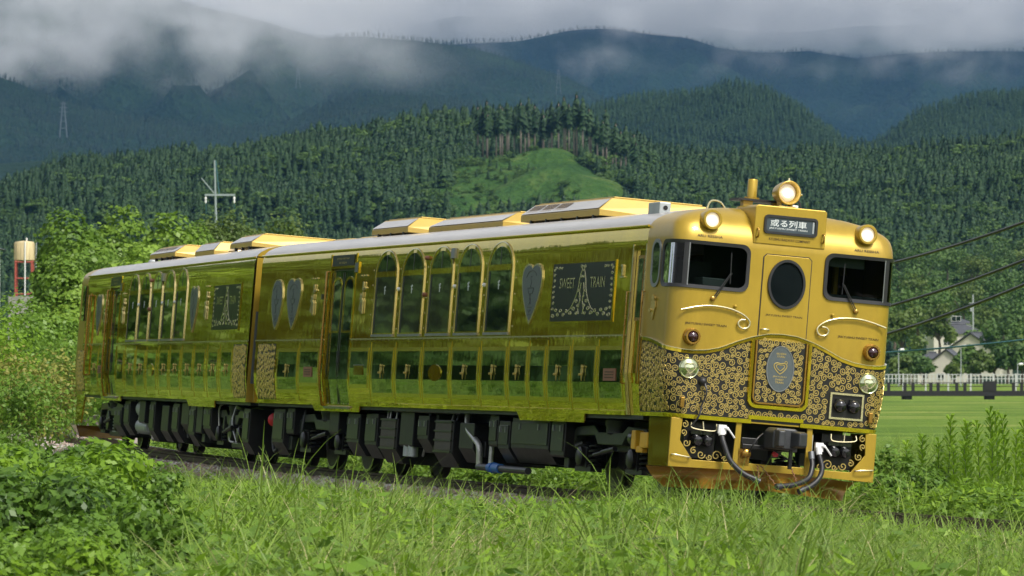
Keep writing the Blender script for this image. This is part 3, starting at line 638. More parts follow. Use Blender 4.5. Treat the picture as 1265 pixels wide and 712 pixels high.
def name_board(root, u0, u1, z0=2.17, z1=2.925):
    uc, zc = (u0 + u1) / 2, (z0 + z1) / 2; W, H = u1 - u0, z1 - z0
    mb = MB(); sbox(mb, u0, u1, z0, z1, .0, .012); b = mb.build('name_board', M['plate'], root)
    for q in ((u0 - .05, u1 + .05, z1, z1 + .02), (u0 - .05, u1 + .05, z0 - .02, z0), (u0 - .05, u0, z0, z1), (u1, u1 + .05, z0, z1)):
        mb = MB(); sbox(mb, *q, 0, .0135); mb.build('board_frame', M['gold_side'], b)
    fn = lambda x, y, o: (uc - x, 1.45 + .0125 + o, zc + y)       # x to the reader's right
    for s, x, w_ in (('SWEET', -.64, .66), ('TRAIN', .64, .62)):
        mb = MB(); v, f = text2d(s)
        n = len(v); mb.add([fn(x + a * w_, .12 + c * .14, .004) for a, c in v], f); mb.build('lettering', M['gold_trim'], b)
    P = []; r = random.Random(3); Wn = W / 2 / 2.6; fn2 = lambda x, y, o: fn(x * 2.6, y, o)     # drawn upright, stretched along the car as on the photo's board
    sp = lambda x, y, R, a0, t, sg: P.append(spiral_pts((x, y), R, a0, t, sg, 12))
    P += [[(.012, .30), (.03, .25), (.05, .16), (.06, .06), (.085, -.04), (.12, -.13), (.165, -.21), (.20, -.24)], [(.0, .34), (.022, .31), (.0, .27)], [(.02, .12), (.035, .0), (.02, -.12), (.045, -.22), (.03, -.29)]]
    for q in ((.030, .33, .020, 1, 1.2, 1), (.026, .20, .020, 4, 1.3, -1), (.052, .02, .022, 2, 1.3, 1), (.03, -.06, .018, 5, 1.3, -1), (.085, -.12, .026, 1, 1.4, 1), (.05, -.18, .022, 3, 1.4, -1), (.12, -.22, .030, 0, 1.4, 1), (.07, -.275, .024, 2, 1.4, 1), (.175, -.275, .030, 4, 1.4, -1),
              (.235, -.25, .026, 1, 1.4, 1), (.28, -.295, .026, 3, 1.4, -1), (.325, -.24, .026, 5, 1.4, 1), (.37, -.29, .028, 2, 1.4, -1), (.41, -.235, .026, 0, 1.4, 1), (Wn - .045, -.30, .030, 3, 1.4, 1)): sp(*q)
    for k in range(8): sp(Wn - .032, -.21 + .073 * k, .020, 1.5 * k, 1.2, 1 if k % 2 else -1)
    for k in range(3): sp(Wn - .05 - .05 * k, .325, .018, 2.0 * k, 1.2, 1)
    mb = MB()
    for p in P:
        for q in (p, mirror_x(p)): ribbon(mb, q, .013, fn2, .003)
    mb.build('tracery', M['gold_trim'], b)
def handrail(root, u, z0, z1, m, off=.07, r=.018):
    mb = MB(); zs = np.linspace(z0, z1, 9); mb.tube([(u, sidey(z0) + .0, z0)] + [(u, sidey(z) + off, z) for z in zs] + [(u, sidey(z1) + .0, z1)], r, 6); return mb.build('handrail', m, root, 60)
def side_scrolls(root, u0, u1, z0, z1, seed):
    mb = MB(); sbox(mb, u0, u1, z0, z1, .002, .006); p = mb.build('scroll_panel', M['black'], root)
    P = scroll_paths(lambda x, y, q: u0 + q < x < u1 - q and z0 + q < y < z1 - q, (u0, u1, z0, z1), .024, .05, seed, 2600)
    mb = MB()
    for q in P: ribbon(mb, q, .015, lambda a, b, o: S3(1, a, b, .006 + o), .005)
    o = mb.build('scrollwork', M['scroll'], p, 60); o['kind'] = 'stuff'
def wall(root, sg, u0, u1, cuts, z0=.98):
    """side sheet between u0 and u1, open at the doors in cuts (ua, ub, top)"""
    zs = [.98, 1.05, 1.15, 1.25, 1.35, 1.5, 1.75, 2.06, 2.5, 2.9, 3.06, 3.2, 3.3, 3.36]; us = sorted(set([u0, u1] + [c for k in cuts for c in k[:2]] + list(np.linspace(u0, u1, 12))))
    def skip(i, j):
        uc = (us[j] + us[j + 1]) / 2; zc = (zs[i] + zs[i + 1]) / 2; return any(a < uc < b and zc < t for a, b, t in cuts)
    mb = MB(); mb.grid([[S3(sg, u, z, 0) for u in us] for z in zs], skip); return mb.build('side_wall', M['gold_side'], root, 60)
def wheel(root, u, sg):
    mb = MB(); mb.lathe([(-.065, .12), (-.05, .34), (-.065, .38), (-.065, .425), (.045, .432), (.06, .43)], (u, sg * .565, .43), (0, sg, 0), 28); w_ = mb.build('wheel', M['wheel'], root, 40)
    mb = MB(); mb.lathe([(-.066, .425), (-.075, .455), (-.088, .456), (-.09, .42)], (u, sg * .565, .43), (0, sg, 0), 28, False); mb.build('flange', M['tread'], w_, 40)
    mb = MB(); mb.lathe([(.058, .385), (.062, .385), (.062, .428), (.058, .428)], (u, sg * .565, .43), (0, sg, 0), 28, False); mb.build('rim', M['tread'], w_, 40)
    mb = MB(); mb.lathe([(.05, .13), (.14, .12), (.16, .08)], (u, sg * .565, .43), (0, sg, 0), 16); mb.build('hub', M['under'], w_, 40)
def spring(mb, x, y, z0, z1, r=.075, turns=5, w_=.017):
    n = turns * 10; mb.tube([(x + r * math.cos(6.283 * k / 10), y + r * math.sin(6.283 * k / 10), z0 + (z1 - z0) * k / n) for k in range(n + 1)], w_, 5)
def bogie(root, uc):
    b = empty('bogie', (uc, 0, 0), root)
    for du in (-1.05, 1.05):
        for sg in (1, -1): wheel(b, du, sg)
        mb = MB(); mb.tube([(du, -.5, .43), (du, .5, .43)], .08, 10); mb.build('axle', M['wheel'], b, 60)
    for sg in (1, -1):
        mb = MB(); pf = [(-1.62, .52), (-1.52, .52), (-1.42, .70), (-.65, .72), (-.5, .60), (.5, .60), (.65, .72), (1.42, .70), (1.52, .52), (1.62, .52), (1.62, .68), (1.45, .82), (.7, .85), (.5, .76), (-.5, .76), (-.7, .85), (-1.45, .82), (-1.62, .68)]
        mb.prism([(a, sg * .93, c) for a, c in pf], [(a, sg * 1.07, c) for a, c in pf]); mb.build('side_frame', M['under2'], b, None, .012)
        for du in (-1.05, 1.05):
            mb = MB(); mb.box(du - .17, du + .17, sg * .90, sg * 1.08, .28, .56); mb.lathe([(0, .13), (.05, .13), (.07, .1)], (du, sg * 1.08, .43), (0, sg, 0), 16); mb.box(du - .33, du + .33, sg * .91, sg * 1.07, .24, .30); mb.build('axle_box', M['under'], b, 40)
            mb = MB()
            for q in (-.25, .25):
                spring(mb, du + q, sg * .99, .30, .62)
            mb.build('coil_spring', M['under'], b, 60)
        mb = MB(); mb.lathe([(0, .10), (.03, .17), (.10, .17), (.14, .19), (.2, .19), (.23, .12)], (0, sg * .95, .72), (0, 0, 1), 18); mb.build('air_spring', M['rubber'], b, 40)
        mb = MB(); mb.tube([(-.45, sg * 1.14, .55), (.05, sg * 1.14, .50)], .035, 8); mb.tube([(.0, sg * 1.14, .5), (.4, sg * 1.14, .46)], .025, 8); mb.build('damper', M['under'], b, 60)
    mb = MB(); mb.box(-.35, .35, -.9, .9, .52, .70); mb.build('bolster', M['under'], b, None, .02)
    return b
def uf_box(root, u0, u1, z0, z1, y0=.55, y1=1.2, m='under', chamfer=.12, name='equipment_box', detail=0, end=None):
    """underfloor case with a slanted lower edge on the camera side"""
    pf = [(y0, z0), (y1 - chamfer, z0), (y1, z0 + chamfer * 1.4), (y1, z1), (y0, z1)]
    mb = MB(); mb.prism([(u0, a, c) for a, c in pf], [(u1, a, c) for a, c in pf]); b = mb.build(name, M[m], root, None, .01)
    if detail >= 1:
        mb = MB(); mb.box(u0 + .04, u1 - .04, y1 + .001, y1 + .018, z0 + chamfer * 1.4 + .05, z1 - .06); mb.build('cover', M['under2' if m == 'under' else 'under'], b, None, .006)  # cover colour carries the green reflected in the near face
        mb = MB()
        for q in (.25, .75): mb.box(u0 + (u1 - u0) * q - .02, u0 + (u1 - u0) * q + .02, y1 + .018, y1 + .035, z1 - .16, z1 - .08)
        mb.build('latch', M['steel'], b)
    if end:                                 # painted end plate facing the nose
        mb = MB(); mb.prism([(u0 - .006, a, c) for a, c in pf], [(u0 - .001, a, c) for a, c in pf]); mb.build('end_plate', M[end], b)
    return b
def roof_vent(root, u0, u1, hw=.42, h=.085):
    mb = MB(); rows = []
    for f in np.linspace(0, 1, 9):
        k = math.sin(math.pi * min(1, max(0, f * 4)) / 2) if f < .25 else (1 if f < .75 else math.cos(math.pi * (f - .75) * 4 / 2))
        rows.append([(u0 + (u1 - u0) * f, hw * (.55 + .45 * k) * math.cos(a), 3.63 + (h + .02) * max(.0, k) * max(0, math.sin(a)) ** .5) for a in np.linspace(0, math.pi, 11)])
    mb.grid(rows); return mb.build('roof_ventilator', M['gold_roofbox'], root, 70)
def roof_unit(root, u0, u1, hw, z0, z1, slope=.18, grilles=0, nose=.18, name='air_conditioner'):
    """casing: gold ends, sky sheen painted grey on sloping flanks"""
    a = empty(name, ((u0 + u1) / 2, 0, 3.6), root); X = lambda u: u - (u0 + u1) / 2
    zb, zt = z0 - 3.6, z1 - 3.6; zm = zb + (zt - zb) * .35
    pf = [(-hw, zb), (-hw, zm), (-hw + slope, zt), (hw - slope, zt), (hw, zm), (hw, zb)]
    mb = MB(); P0 = [(X(u0 + nose * .3), *p) for p in pf]; P0[2] = (X(u0 + nose), *pf[2]); P0[3] = (X(u0 + nose), *pf[3]); P1 = [(X(u1), *p) for p in pf]
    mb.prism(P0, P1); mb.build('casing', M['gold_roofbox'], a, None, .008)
    for sg in (1, -1):
        mb = MB(); mb.add([(X(u0 + nose * .5), sg * (hw + .003), zm + .012), (X(u1) - .02, sg * (hw + .003), zm + .012), (X(u1) - .02, sg * (hw - slope + .006), zt - .006), (X(u0 + nose), sg * (hw - slope + .006), zt - .006)], [(0, 1, 2, 3)]); mb.build('flank_sky_sheen', M['roof'], a)  # grey sheet paints the sky's reflection onto each sloping flank
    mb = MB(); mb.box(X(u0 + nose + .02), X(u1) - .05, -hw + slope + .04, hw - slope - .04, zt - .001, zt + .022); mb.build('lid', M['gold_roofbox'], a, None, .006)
    for g in range(grilles):
        ua = X(u1) - .12 - .62 * g; mb = MB(); k0, k1 = .12, .88
        q = lambda f, u: (u, hw - slope * f + .010, zm + (zt - zm) * f)
        mb.add([q(k0, ua - .52), q(k0, ua), q(k1, ua), q(k1, ua - .52)], [(0, 1, 2, 3)]); gr = mb.build('grille', M['radiator'], a)
        mb = MB()
        for s in range(1, 6): mb.add([(ua - .52, q(k0 + .13 * s, 0)[1] + .004, q(k0 + .13 * s, 0)[2]), (ua, q(k0 + .13 * s, 0)[1] + .004, q(k0 + .13 * s, 0)[2]), (ua, q(k0 + .13 * s + .05, 0)[1] + .007, q(k0 + .13 * s + .05, 0)[2]), (ua - .52, q(k0 + .13 * s + .05, 0)[1] + .007, q(k0 + .13 * s + .05, 0)[2])], [(0, 1, 2, 3)])
        mb.build('louvre', M['copper'], gr)
    mb = MB()
    for u in np.arange(u0 + .3, u1 - .1, .7):
        for sg in (1, -1): mb.box(X(u) - .03, X(u) + .03, sg * (hw - .04), sg * (hw + .01), -.03, zb + .01)
    q = mb.build('mounting_feet', M['under'], a); q['kind'] = 'stuff'
    return a
def double_door(root, u0, u1, sgn_text):
    zt = 3.06; d = empty('passenger_door', ((u0 + u1) / 2, 1.45, 2), root); off = Vector((-(u0 + u1) / 2, -1.45, -2))
    def put(mb, name, m, par=d, **k):
        o = mb.build(name, m, par, **k); o.location = off if par is d else (0, 0, 0); return o
    mb = MB(); sbox(mb, u0 - .02, u1 + .02, .93, zt + .01, -.055, -.045); put(mb, 'door_recess', M['black'])
    uc = (u0 + u1) / 2
    for a, b in ((u0 + .01, uc - .008), (uc + .008, u1 - .01)):
        mb = MB(); sbox(mb, a, b, .96, zt - .03, -.042, -.028); lf = put(mb, 'door_leaf', M['mirror_panel'])
        aw = (a + b) / 2; w_ = (b - a) - .20
        mb = MB(); sring(mb, archp(w_ + .07, 2.08, 2.94, aw), archp(w_, 2.11, 2.90, aw), -.029, -.018); q = put(mb, 'window_frame', M['gold_side'], lf)
        mb = MB(); sprism(mb, archp(w_, 2.11, 2.90, aw), -.0278, -.024); put(mb, 'pane', M['glass'], lf)
        mb = MB(); sbox(mb, a + .02, a + .05, 1.0, 3.0, -.028, -.020); sbox(mb, b - .05, b - .02, 1.0, 3.0, -.028, -.022); put(mb, 'stile', M['under2'], lf)
        mb = MB(); mb.box(uc - .05 if a < uc - .1 else uc + .02, uc - .02 if a < uc - .1 else uc + .05, 1.45 - .028, 1.45 - .012, 1.62, 1.80); put(mb, 'pull_handle', M['rubber'], lf)
    mb = MB(); sbox(mb, u0 - .07, u0 - .001, .90, zt + .22, -.03, .010); put(mb, 'door_jamb', M['gold_side'])
    mb = MB(); sbox(mb, u1 + .001, u1 + .07, .90, zt + .22, -.03, .010); put(mb, 'door_jamb', M['gold_side'])
    mb = MB(); sbox(mb, u0, u1, .925, .955, -.08, .05); put(mb, 'door_step', M['steel'])
    mb = MB(); sbox(mb, u0 + .06, u1 - .06, zt + .04, zt + .205, .0, .014); hd = put(mb, 'door_sign', M['plate'])
    for s, z, h in (('JRKYUSHU SWEET TRAIN', .145, .035), ('ARU RESSHA', .085, .03)):
        mb = MB(); text_on(mb, s, .72 if z > .1 else .45, h, lambda x, y: (uc - x, sidey(zt + z) + .017, zt + z + y)); put(mb, 'lettering', M['scroll'], hd)
    mb = MB(); sbox(mb, u0, u1, zt, zt + .035, -.04, .010); put(mb, 'door_header', M['gold_side'])
def skirt(root, u0, u1, zb):
    mb = MB(); pf = [(u0 + .10, zb), (u1 - .10, zb), (u1, .99), (u0, .99)]; sprism(mb, pf, -.015, .004); mb.build('skirt_panel', M['gold_side'], root)
def hull(root, u0, u1, cuts):
    for sg in (1, -1): wall(root, sg, u0, u1, cuts if sg > 0 else [])
    prof = [(p[0], p[1]) for p in ROOF]; prof = prof + [(-a, b) for a, b in prof[-2::-1]]
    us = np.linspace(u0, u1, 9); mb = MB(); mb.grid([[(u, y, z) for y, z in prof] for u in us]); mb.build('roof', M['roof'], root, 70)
    mb = MB()
    for sg in (1, -1): mb.tube([(u, sg * 1.452, 3.345) for u in us], .016, 6)
    mb.build('rain_gutter', M['gold_side'], root, 60)
    mb = MB(); mb.box(u0, u1, -1.33, 1.33, .93, .985); mb.build('underframe', M['under'], root)
    mb = MB(); mb.box(u0, u1, -.35, .35, .55, .93); mb.build('centre_sill', M['under'], root)
    mb = MB(); mb.box(u0 + .6, u1 - .6, -.95, .62, .80, .93); mb.build('floor_trunking', M['under'], root)
    for a, b, n_, o0, o1, m in ((1.965, 1.985, 'belt_strip', -.002, .02, 'gold_trim'), (1.93, 1.965, 'belt_band', -.002, .010, 'gold_side'), (.975, 1.03, 'bottom_rail', -.002, .012, 'gold_side')):
        mb = MB(); e = sorted([u0] + [c for k in cuts for c in (k[0] - .07, k[1] + .07)] + [u1])
        for i in range(0, len(e), 2):
            if e[i + 1] > e[i]: sbox(mb, e[i], e[i + 1], a, b, o0, o1)
        mb.build(n_, M[m], root)
# ------------------------------------------------------------------ front railcar
def car_root(name, O, th):
    a, b, c, n = axes(th); return empty(name, mat=Matrix(((a[0], -b[0], c[0], O[0]), (a[1], -b[1], c[1], O[1]), (a[2], -b[2], c[2], O[2]), (0, 0, 0, 1))))
car1 = car_root('railcar', O1, TH)
tag(car1, 'leading gold railcar with ornate black and gold nose and three lit headlamps', 'train car', 'gold two-car train')
DOORS1 = [(1.16, 1.64, 3.05), (15.0, 16.4, 3.06)]
nose_shell(car1, lambda x: x); hull(car1, CAB, 20.8, DOORS1)
def cabglass():
    m = bpy.data.materials.new('cab_window_glass'); m.use_nodes = True; nt = m.node_tree; nt.nodes.clear()
    o = nd(nt, 'ShaderNodeOutputMaterial'); t = nd(nt, 'ShaderNodeBsdfTransparent'); t.inputs[0].default_value = (.34, .40, .40, 1); g = nd(nt, 'ShaderNodeBsdfGlossy'); g.inputs['Roughness'].default_value = .02
    lw = nd(nt, 'ShaderNodeFresnel'); lw.inputs[0].default_value = 1.33; nz = nd(nt, 'ShaderNodeTexNoise'); nz.inputs['Scale'].default_value = 2; bp = nd(nt, 'ShaderNodeBump'); bp.inputs['Distance'].default_value = .001
    ms = nd(nt, 'ShaderNodeMixShader'); nt.links.new(nz.outputs[0], bp.inputs['Height']); nt.links.new(bp.outputs[0], g.inputs['Normal'])
    nt.links.new(lw.outputs[0], ms.inputs[0]); nt.links.new(t.outputs[0], ms.inputs[1]); nt.links.new(g.outputs[0], ms.inputs[2]); nt.links.new(ms.outputs[0], o.inputs[0]); return m
M['cab_glass'] = cabglass()
def densify(p, st=.05):
    o = []
    for i in range(len(p)):
        a, b = p[i], p[(i + 1) % len(p)]; n = max(1, int(math.hypot(b[0] - a[0], b[1] - a[1]) / st)); o += [(a[0] + (b[0] - a[0]) * k / n, a[1] + (b[1] - a[1]) * k / n) for k in range(n)]
    return o
def backz(z): return .07 * max(0, (z - 3.15) / .21) ** 2
def nose_details(root):
    T0, T1 = .49, t_of_u(.48); tw, th_ = T1 - T0, .585; tc_, zc_ = (T0 + T1) / 2, 2.865
    for sg in (1, -1):
        mp_ = lambda p, o: tmap(sg * p[0], p[1], o)
        out_ = densify(rrect(tw, th_, .11, 5, tc_, zc_)); k = .044
        inn = [(tc_ + (a - tc_) * (1 - 2 * k / tw), zc_ + (b - zc_) * (1 - 2 * k / th_)) for a, b in out_]
        mb = MB(); mb.ring([mp_(p, 0) for p in out_], [mp_(p, 0) for p in inn], [mp_(p, .022) for p in out_], [mp_(p, .016) for p in inn]); fr = mb.build('windscreen', M['rubber'], root, 60)
        ts = np.linspace(T0 + .035, T1 - .035, 26); mb = MB(); mb.grid([[mp_((t, z), .006) for t in ts] for z in (zc_ - th_ / 2 + .035, zc_, zc_ + th_ / 2 - .035)]); mb.build('pane', M['cab_glass'], fr, 180)
        mb = MB(); mb.grid([[mp_((t, z), .018) for t in (1.285, 1.315, 1.345)] for z in (zc_ - .26, zc_ + .26)]); mb.build('mullion', M['rubber'], fr)
        mb = MB(); mb.grid([[mp_((t, z), .02) for t in (1.275, 1.287)] for z in (zc_ - .26, zc_ + .26)]); mb.build('mullion_trim', M['steel'], fr)
        # wiper
        mb = MB(); mb.tube([(-.03, sg * .943, 2.468), (-.05, sg * .755, 2.77)], .008, 5); mb.tube([(-.03, sg * .915, 2.468), (-.05, sg * .725, 2.79)], .006, 5); mb.tube([(-.052, sg * .72, 2.79), (-.05, sg * .755, 2.77)], .006, 5); wp = mb.build('wiper', M['rubber'], root)
        mb = MB(); mb.tube([(-.028, sg * .735, 2.66), (-.03, sg * .745, 3.04)], .007, 5); mb.build('wiper_blade', M['rubber'], wp)
        mb = MB(); mb.lathe([(0, .032), (.035, .03), (.045, .015)], (0, sg * .94, 2.462), (-1, 0, 0), 12); mb.build('wiper_pivot', M['copper'], wp, 40)
        # forehead lamp
        mb = MB(); mb.lathe([(-.32, .10), (-.02, .125), (.05, .125), (.065, .118), (.065, .095), (.03, .088)], (.03, sg * 1.02, 3.428), (-1, 0, 0), 28, False); hl = mb.build('headlamp', M['gold_front'], root, 40)
        mb = MB(); mb.lathe([(.02, .09), (.03, .088), (.036, .07), (.04, .03), (.041, .001)], (.03, sg * 1.02, 3.428), (-1, 0, 0), 24, False); mb.build('lens', M['lamp_glass'], hl, 60)
        mb = MB(); mb.lathe([(.04, .034), (.047, .02), (.05, .001)], (.03, sg * 1.012, 3.418), (-1, 0, 0), 16, False); mb.build('bulb', M['lamp_core'], hl, 60)
        mb = MB(); text_on(mb, 'ARU RESSHA', .33, .032, lambda x, y: (-.004 + backz(3.222 + y), sg * 1.03 - x, 3.222 + y)); mb.build('lettering', M['text_dark'], root)
        mb = MB(); text_on(mb, 'JRKYUSHU SWEET TRAIN', .54, .036, lambda x, y: (-.004, sg * 1.0 - x, 2.135 + y)); mb.build('lettering', M['text_dark'], root)
        # scroll moulding
        pts = [(1.345, 2.293), (1.15, 2.345), (.96, 2.372), (.75, 2.362), (.60, 2.325), (.50, 2.275), (.445, 2.215), (.455, 2.155), (.513, 2.127), (.575, 2.147), (.592, 2.195), (.56, 2.23), (.505, 2.236)]
        mb = MB(); mb.tube(crom([(-.035, sg * a, b) for a, b in pts], 4), .0125, 7); sm = mb.build('scroll_moulding', M['gold_trim'], root, 60)
        for a, b in ((1.25, 2.318), (.62, 2.332), (.47, 2.14)): mb = MB(); mb.tube([(0, sg * a, b), (-.035, sg * a, b)], .009, 6); mb.build('bracket', M['copper'], sm)
        mb = MB(); mb.lathe([(0, .022), (.03, .02), (.04, .008)], (0, sg * .64, 2.392), (-1, 0, 0), 10); mb.build('stud', M['gold_front'], root, 40)
        # marker lamp
        mb = MB(); mb.lathe([(0, .108), (.05, .10), (.085, .098), (.095, .09), (.095, .07), (.07, .066)], (0, sg * 1.18, 1.975), (-1, 0, 0), 26, False); ml = mb.build('marker_lamp', M['copper'], root, 40)
        mb = MB(); mb.lathe([(.07, .068), (.095, .06), (.115, .04), (.122, .001)], (0, sg * 1.18, 1.975), (-1, 0, 0), 22, False); mb.build('lens', M['maroon'], ml, 60)
        # polished round cover
        mb = MB(); mb.lathe([(0, .132), (.02, .13), (.03, .122), (.024, .112), (.045, .085), (.058, .045), (.062, .001)], (-.006, sg * 1.178, 1.588), (-1, 0, 0), 30, False); rd = mb.build('round_cover', M['cover'], root, 60)
        mb = MB(); hp = [(sg * 1.178 + a, b) for a, b in heartp(.15, 1.525, 1.645, 0)]; ribbon(mb, [(a, b) for a, b in hp + hp[:1]], .012, lambda a, b, o: (-.072 - o, a, b), .006); mb.build('heart_mark', M['gold_trim'], rd)
        # grab handle beside the sign box
        mb = MB(); mb.tube(crom([(0, sg * .43, 3.27), (-.06, sg * .43, 3.275), (-.06, sg * .43, 3.365), (0, sg * .43, 3.37)], 4), .011, 6); mb.build('grab_handle', M['copper'], root, 60)
        mb = MB(); mb.box(-.05, 0, sg * 1.21, sg * 1.26, 1.10, 1.23); mb.build('foot_bracket', M['copper'], root, None, .008)
    # sign box
    mb = MB(); pf = [(-.47, 3.19), (.47, 3.19), (.47, 3.645), (.44, 3.67), (-.44, 3.67), (-.47, 3.645)]; mb.prism([(.75, a, b) for a, b in pf], [(-.010, a, b) for a, b in pf]); sb_ = mb.build('sign_box', M['gold_front'], root, None, .012)
    o_ = rrect(.70, .235, .05, 5, 0, 3.441); i_ = rrect(.64, .175, .035, 5, 0, 3.441)
    mb = MB(); fring(mb, o_, i_, -.034, -.008); mb.build('sign_frame', M['rubber'], sb_, 40)
    mb = MB(); fprism(mb, i_, -.018, -.012); sf = mb.build('destination_sign', M['sign'], sb_)
    mb = MB(); text_on(mb, '或る列車', .475, .088, lambda x, y: (-.0195, .03 - x, 3.462 + y)); mb.build('lettering', M['text_white'], sf)
    mb = MB(); text_on(mb, 'JRKYUSHU SWEET TRAIN', .50, .026, lambda x, y: (-.0195, .03 - x, 3.393 + y)); mb.build('lettering', M['text_white'], sf)
    mb = MB(); mb.box(-.024, -.0185, -.305, -.285, 3.37, 3.51); mb.build('edge_light', M['galv'], sf)
    mb = MB(); text_on(mb, 'KYUSHU RAILWAY COMPANY', .54, .034, lambda x, y: (-.0135, -x, 3.262 + y)); mb.build('lettering', M['text_dark'], sb_)
    # gangway door
    dp = [(.31, 1.22), (.31, 3.03), (.275, 3.065), (-.275, 3.065), (-.31, 3.03), (-.31, 1.22)]; dq = [(.322, 1.22), (.322, 3.035), (.28, 3.077), (-.28, 3.077), (-.322, 3.035), (-.322, 1.22)]
    mb = MB(); fprism(mb, dp, -.014, .0); dr = mb.build('front_door', M['gold_front'], root, None, .004)
    mb = MB(); fring(mb, dq, dp, -.004, .002); mb.build('door_gap', M['rubber'], dr)
    mb = MB(); fring(mb, ell(.245, .305, 40, 0, 2.718), ell(.215, .273, 40, 0, 2.718), -.045, -.010); mb.build('oval_gasket', M['rubber'], dr, 60)
    mb = MB(); fprism(mb, ell(.22, .278, 40, 0, 2.718), -.022, -.0135); mb.build('oval_pane', M['glass_dark'], dr)
    mb = MB(); text_on(mb, 'JRKYUSHU SWEET TRAIN', .48, .032, lambda x, y: (-.0165, -x, 2.322 + y)); mb.build('lettering', M['text_dark'], dr)
    mb = MB(); mb.tube(crom([(-.012, .285, 2.14), (-.05, .27, 2.142), (-.05, .2, 2.142), (-.012, .18, 2.142)], 3), .010, 6); mb.build('door_handle', M['gold_trim'], dr, 60)
    # scroll sheet with wave-shaped upper edge
    cz_t = [0, .19, .4, .58, .79, .97, 1.15, 1.27, 1.42, 1.60, 1.80, 2.0, 2.2, 2.4]; cz_z = [2.078, 2.066, 2.012, 1.944, 1.850, 1.805, 1.788, 1.79, 1.81, 1.84, 1.875, 1.905, 1.925, 1.93]
    zc = lambda t: float(np.interp(abs(t), cz_t, cz_z)); TE = t_of_u(1.06)
    ts = np.linspace(-TE, TE, 121); mb = MB(); mb.grid([[tmap(t, 1.0 + (zc(t) - 1.0) * f, .004) for t in ts] for f in np.linspace(0, 1, 8)]); sh = mb.build('scroll_panel', M['black'], root, 60)
    xo, zo = 1.178, 1.588
    def inside(t, z, q):
        if not (-TE + q < t < TE - q and 1.035 + q < z < zc(t) - .03 - q): return False
        if math.hypot(abs(t) - xo, z - zo) < .135 + q * .6: return False
        if -1.155 - q < t < -.665 + q and 1.10 - q < z < 1.46 + q: return False
        if math.hypot(t - .99, z - 1.44) < .06 + q: return False
        if abs(t) < .40 + q and z > 1.15 - q: return False
        return True
    P = scroll_paths(inside, (-TE, TE, 1.02, 2.06), .022, .046, 11, 36000)
    mb = MB()
    for p in P: ribbon(mb, p, .0112, lambda a, b, o: tmap(a, b, .005 + o), .006)
    so = mb.build('scrollwork', M['scroll'], sh, 60); so['kind'] = 'stuff'
    def strip(name, m, path, w_, o0, o1):
        mb = MB(); rows = []
        for t, z in path: rows.append([tmap(t, z - w_ / 2, o0), tmap(t, z - w_ / 2, o1), tmap(t, z + w_ / 2, o1), tmap(t, z + w_ / 2, o0)])
        mb.grid(rows); return mb.build(name, M[m], sh)
    strip('wave_border', 'gold_side', [(t, zc(t)) for t in ts], .042, 0, .020); strip('wave_edge', 'gold_trim', [(t, zc(t) + .024) for t in ts], .008, 0, .028)
    strip('hem_border', 'gold_side', [(t, 1.0) for t in ts if t > .31], .05, 0, .024); strip('hem_border', 'gold_side', [(t, 1.0) for t in ts if t < -.31], .05, 0, .024); strip('hem_border', 'gold_side', [(t, 1.055) for t in np.linspace(-.36, .36, 7)], .05, 0, .0255)
    for sg in (1, -1):
        mb = MB(); y0 = t_of_u(1.05); mb.grid([[tmap(sg * t, z, .020) for t in (y0 - .03, y0 + .02)] for z in np.linspace(1.0, 1.93, 8)]); mb.build('side_border', M['gold_side'], sh)
    # shield plate over the door foot
    U = [(.375, 2.0)] + [(.375, 1.5), (.375, 1.28)] + [(.285 + .09 * math.cos(R_(a)), 1.28 - .09 * math.sin(R_(a))) for a in (20, 45, 70, 90)] + [(0, 1.19)]; U = U + [(-a, b) for a, b in U[-2::-1]]
    mb = MB(); ribbon(mb, U, .055, lambda a, b, o: (-.014 - o, a, b), .03); sp_ = mb.build('shield_frame', M['gold_side'], root)
    U2 = [(a * .88, 1.19 + (b - 1.19) * .955 + .045) for a, b in U]; U2 = [(a, min(b, zc(a) - .02)) for a, b in U2]
    mb = MB(); ribbon(mb, U2, .026, lambda a, b, o: (-.016 - o, a, b), .03); mb.build('inner_frame', M['copper'], sp_)
    mb = MB(); fprism(mb, [(a, b) for a, b in U2], -.018, -.0145); pl = mb.build('shield_plate', M['black'], sp_)
    P = scroll_paths(lambda x, z, q: abs(x) < .30 - q and 1.255 + q < z < 2.04 - q and (x / (.185 + q)) ** 2 + ((z - 1.673) / (.285 + q)) ** 2 > 1, (-.33, .33, 1.2, 2.06), .020, .042, 5, 6000)
    mb = MB()
    for p in P: ribbon(mb, p, .0112, lambda a, b, o: (-.0185 - o, a, b), .006)
    q = mb.build('scrollwork', M['scroll'], pl, 60); q['kind'] = 'stuff'
    mb = MB(); fprism(mb, ell(.172, .272, 40, 0, 1.673), -.034, -.018); em = mb.build('oval_emblem', M['slate'], sp_)
    mb = MB(); fring(mb, ell(.182, .282, 40, 0, 1.673), ell(.172, .272, 40, 0, 1.673), -.04, -.018); mb.build('emblem_rim', M['steel'], em)
    efn = lambda a, b, o: (-.0345 - o, -a, b)
    mb = MB(); h = heartp(.17, 1.61, 1.745, 0); ribbon(mb, h + h[:1], .012, efn, .005); h2 = heartp(.11, 1.65, 1.725, 0); ribbon(mb, h2 + h2[:1], .010, efn, .005); ribbon(mb, ell(.016, .018, 10, .07, 1.755) + [(.086, 1.755)], .008, efn, .005)
    for s, z, w_ in (('JRKYUSHU', 1.575, .18), ('SWEET', 1.54, .11), ('TRAIN', 1.505, .11), ('ARU RESSHA', 1.86, .13), ('KYUSHU', 1.825, .10)): text_on(mb, s, w_, .024, lambda x, y: (-.0365, -x, z + y))
    mb.build('emblem_lines', M['scroll'], em)
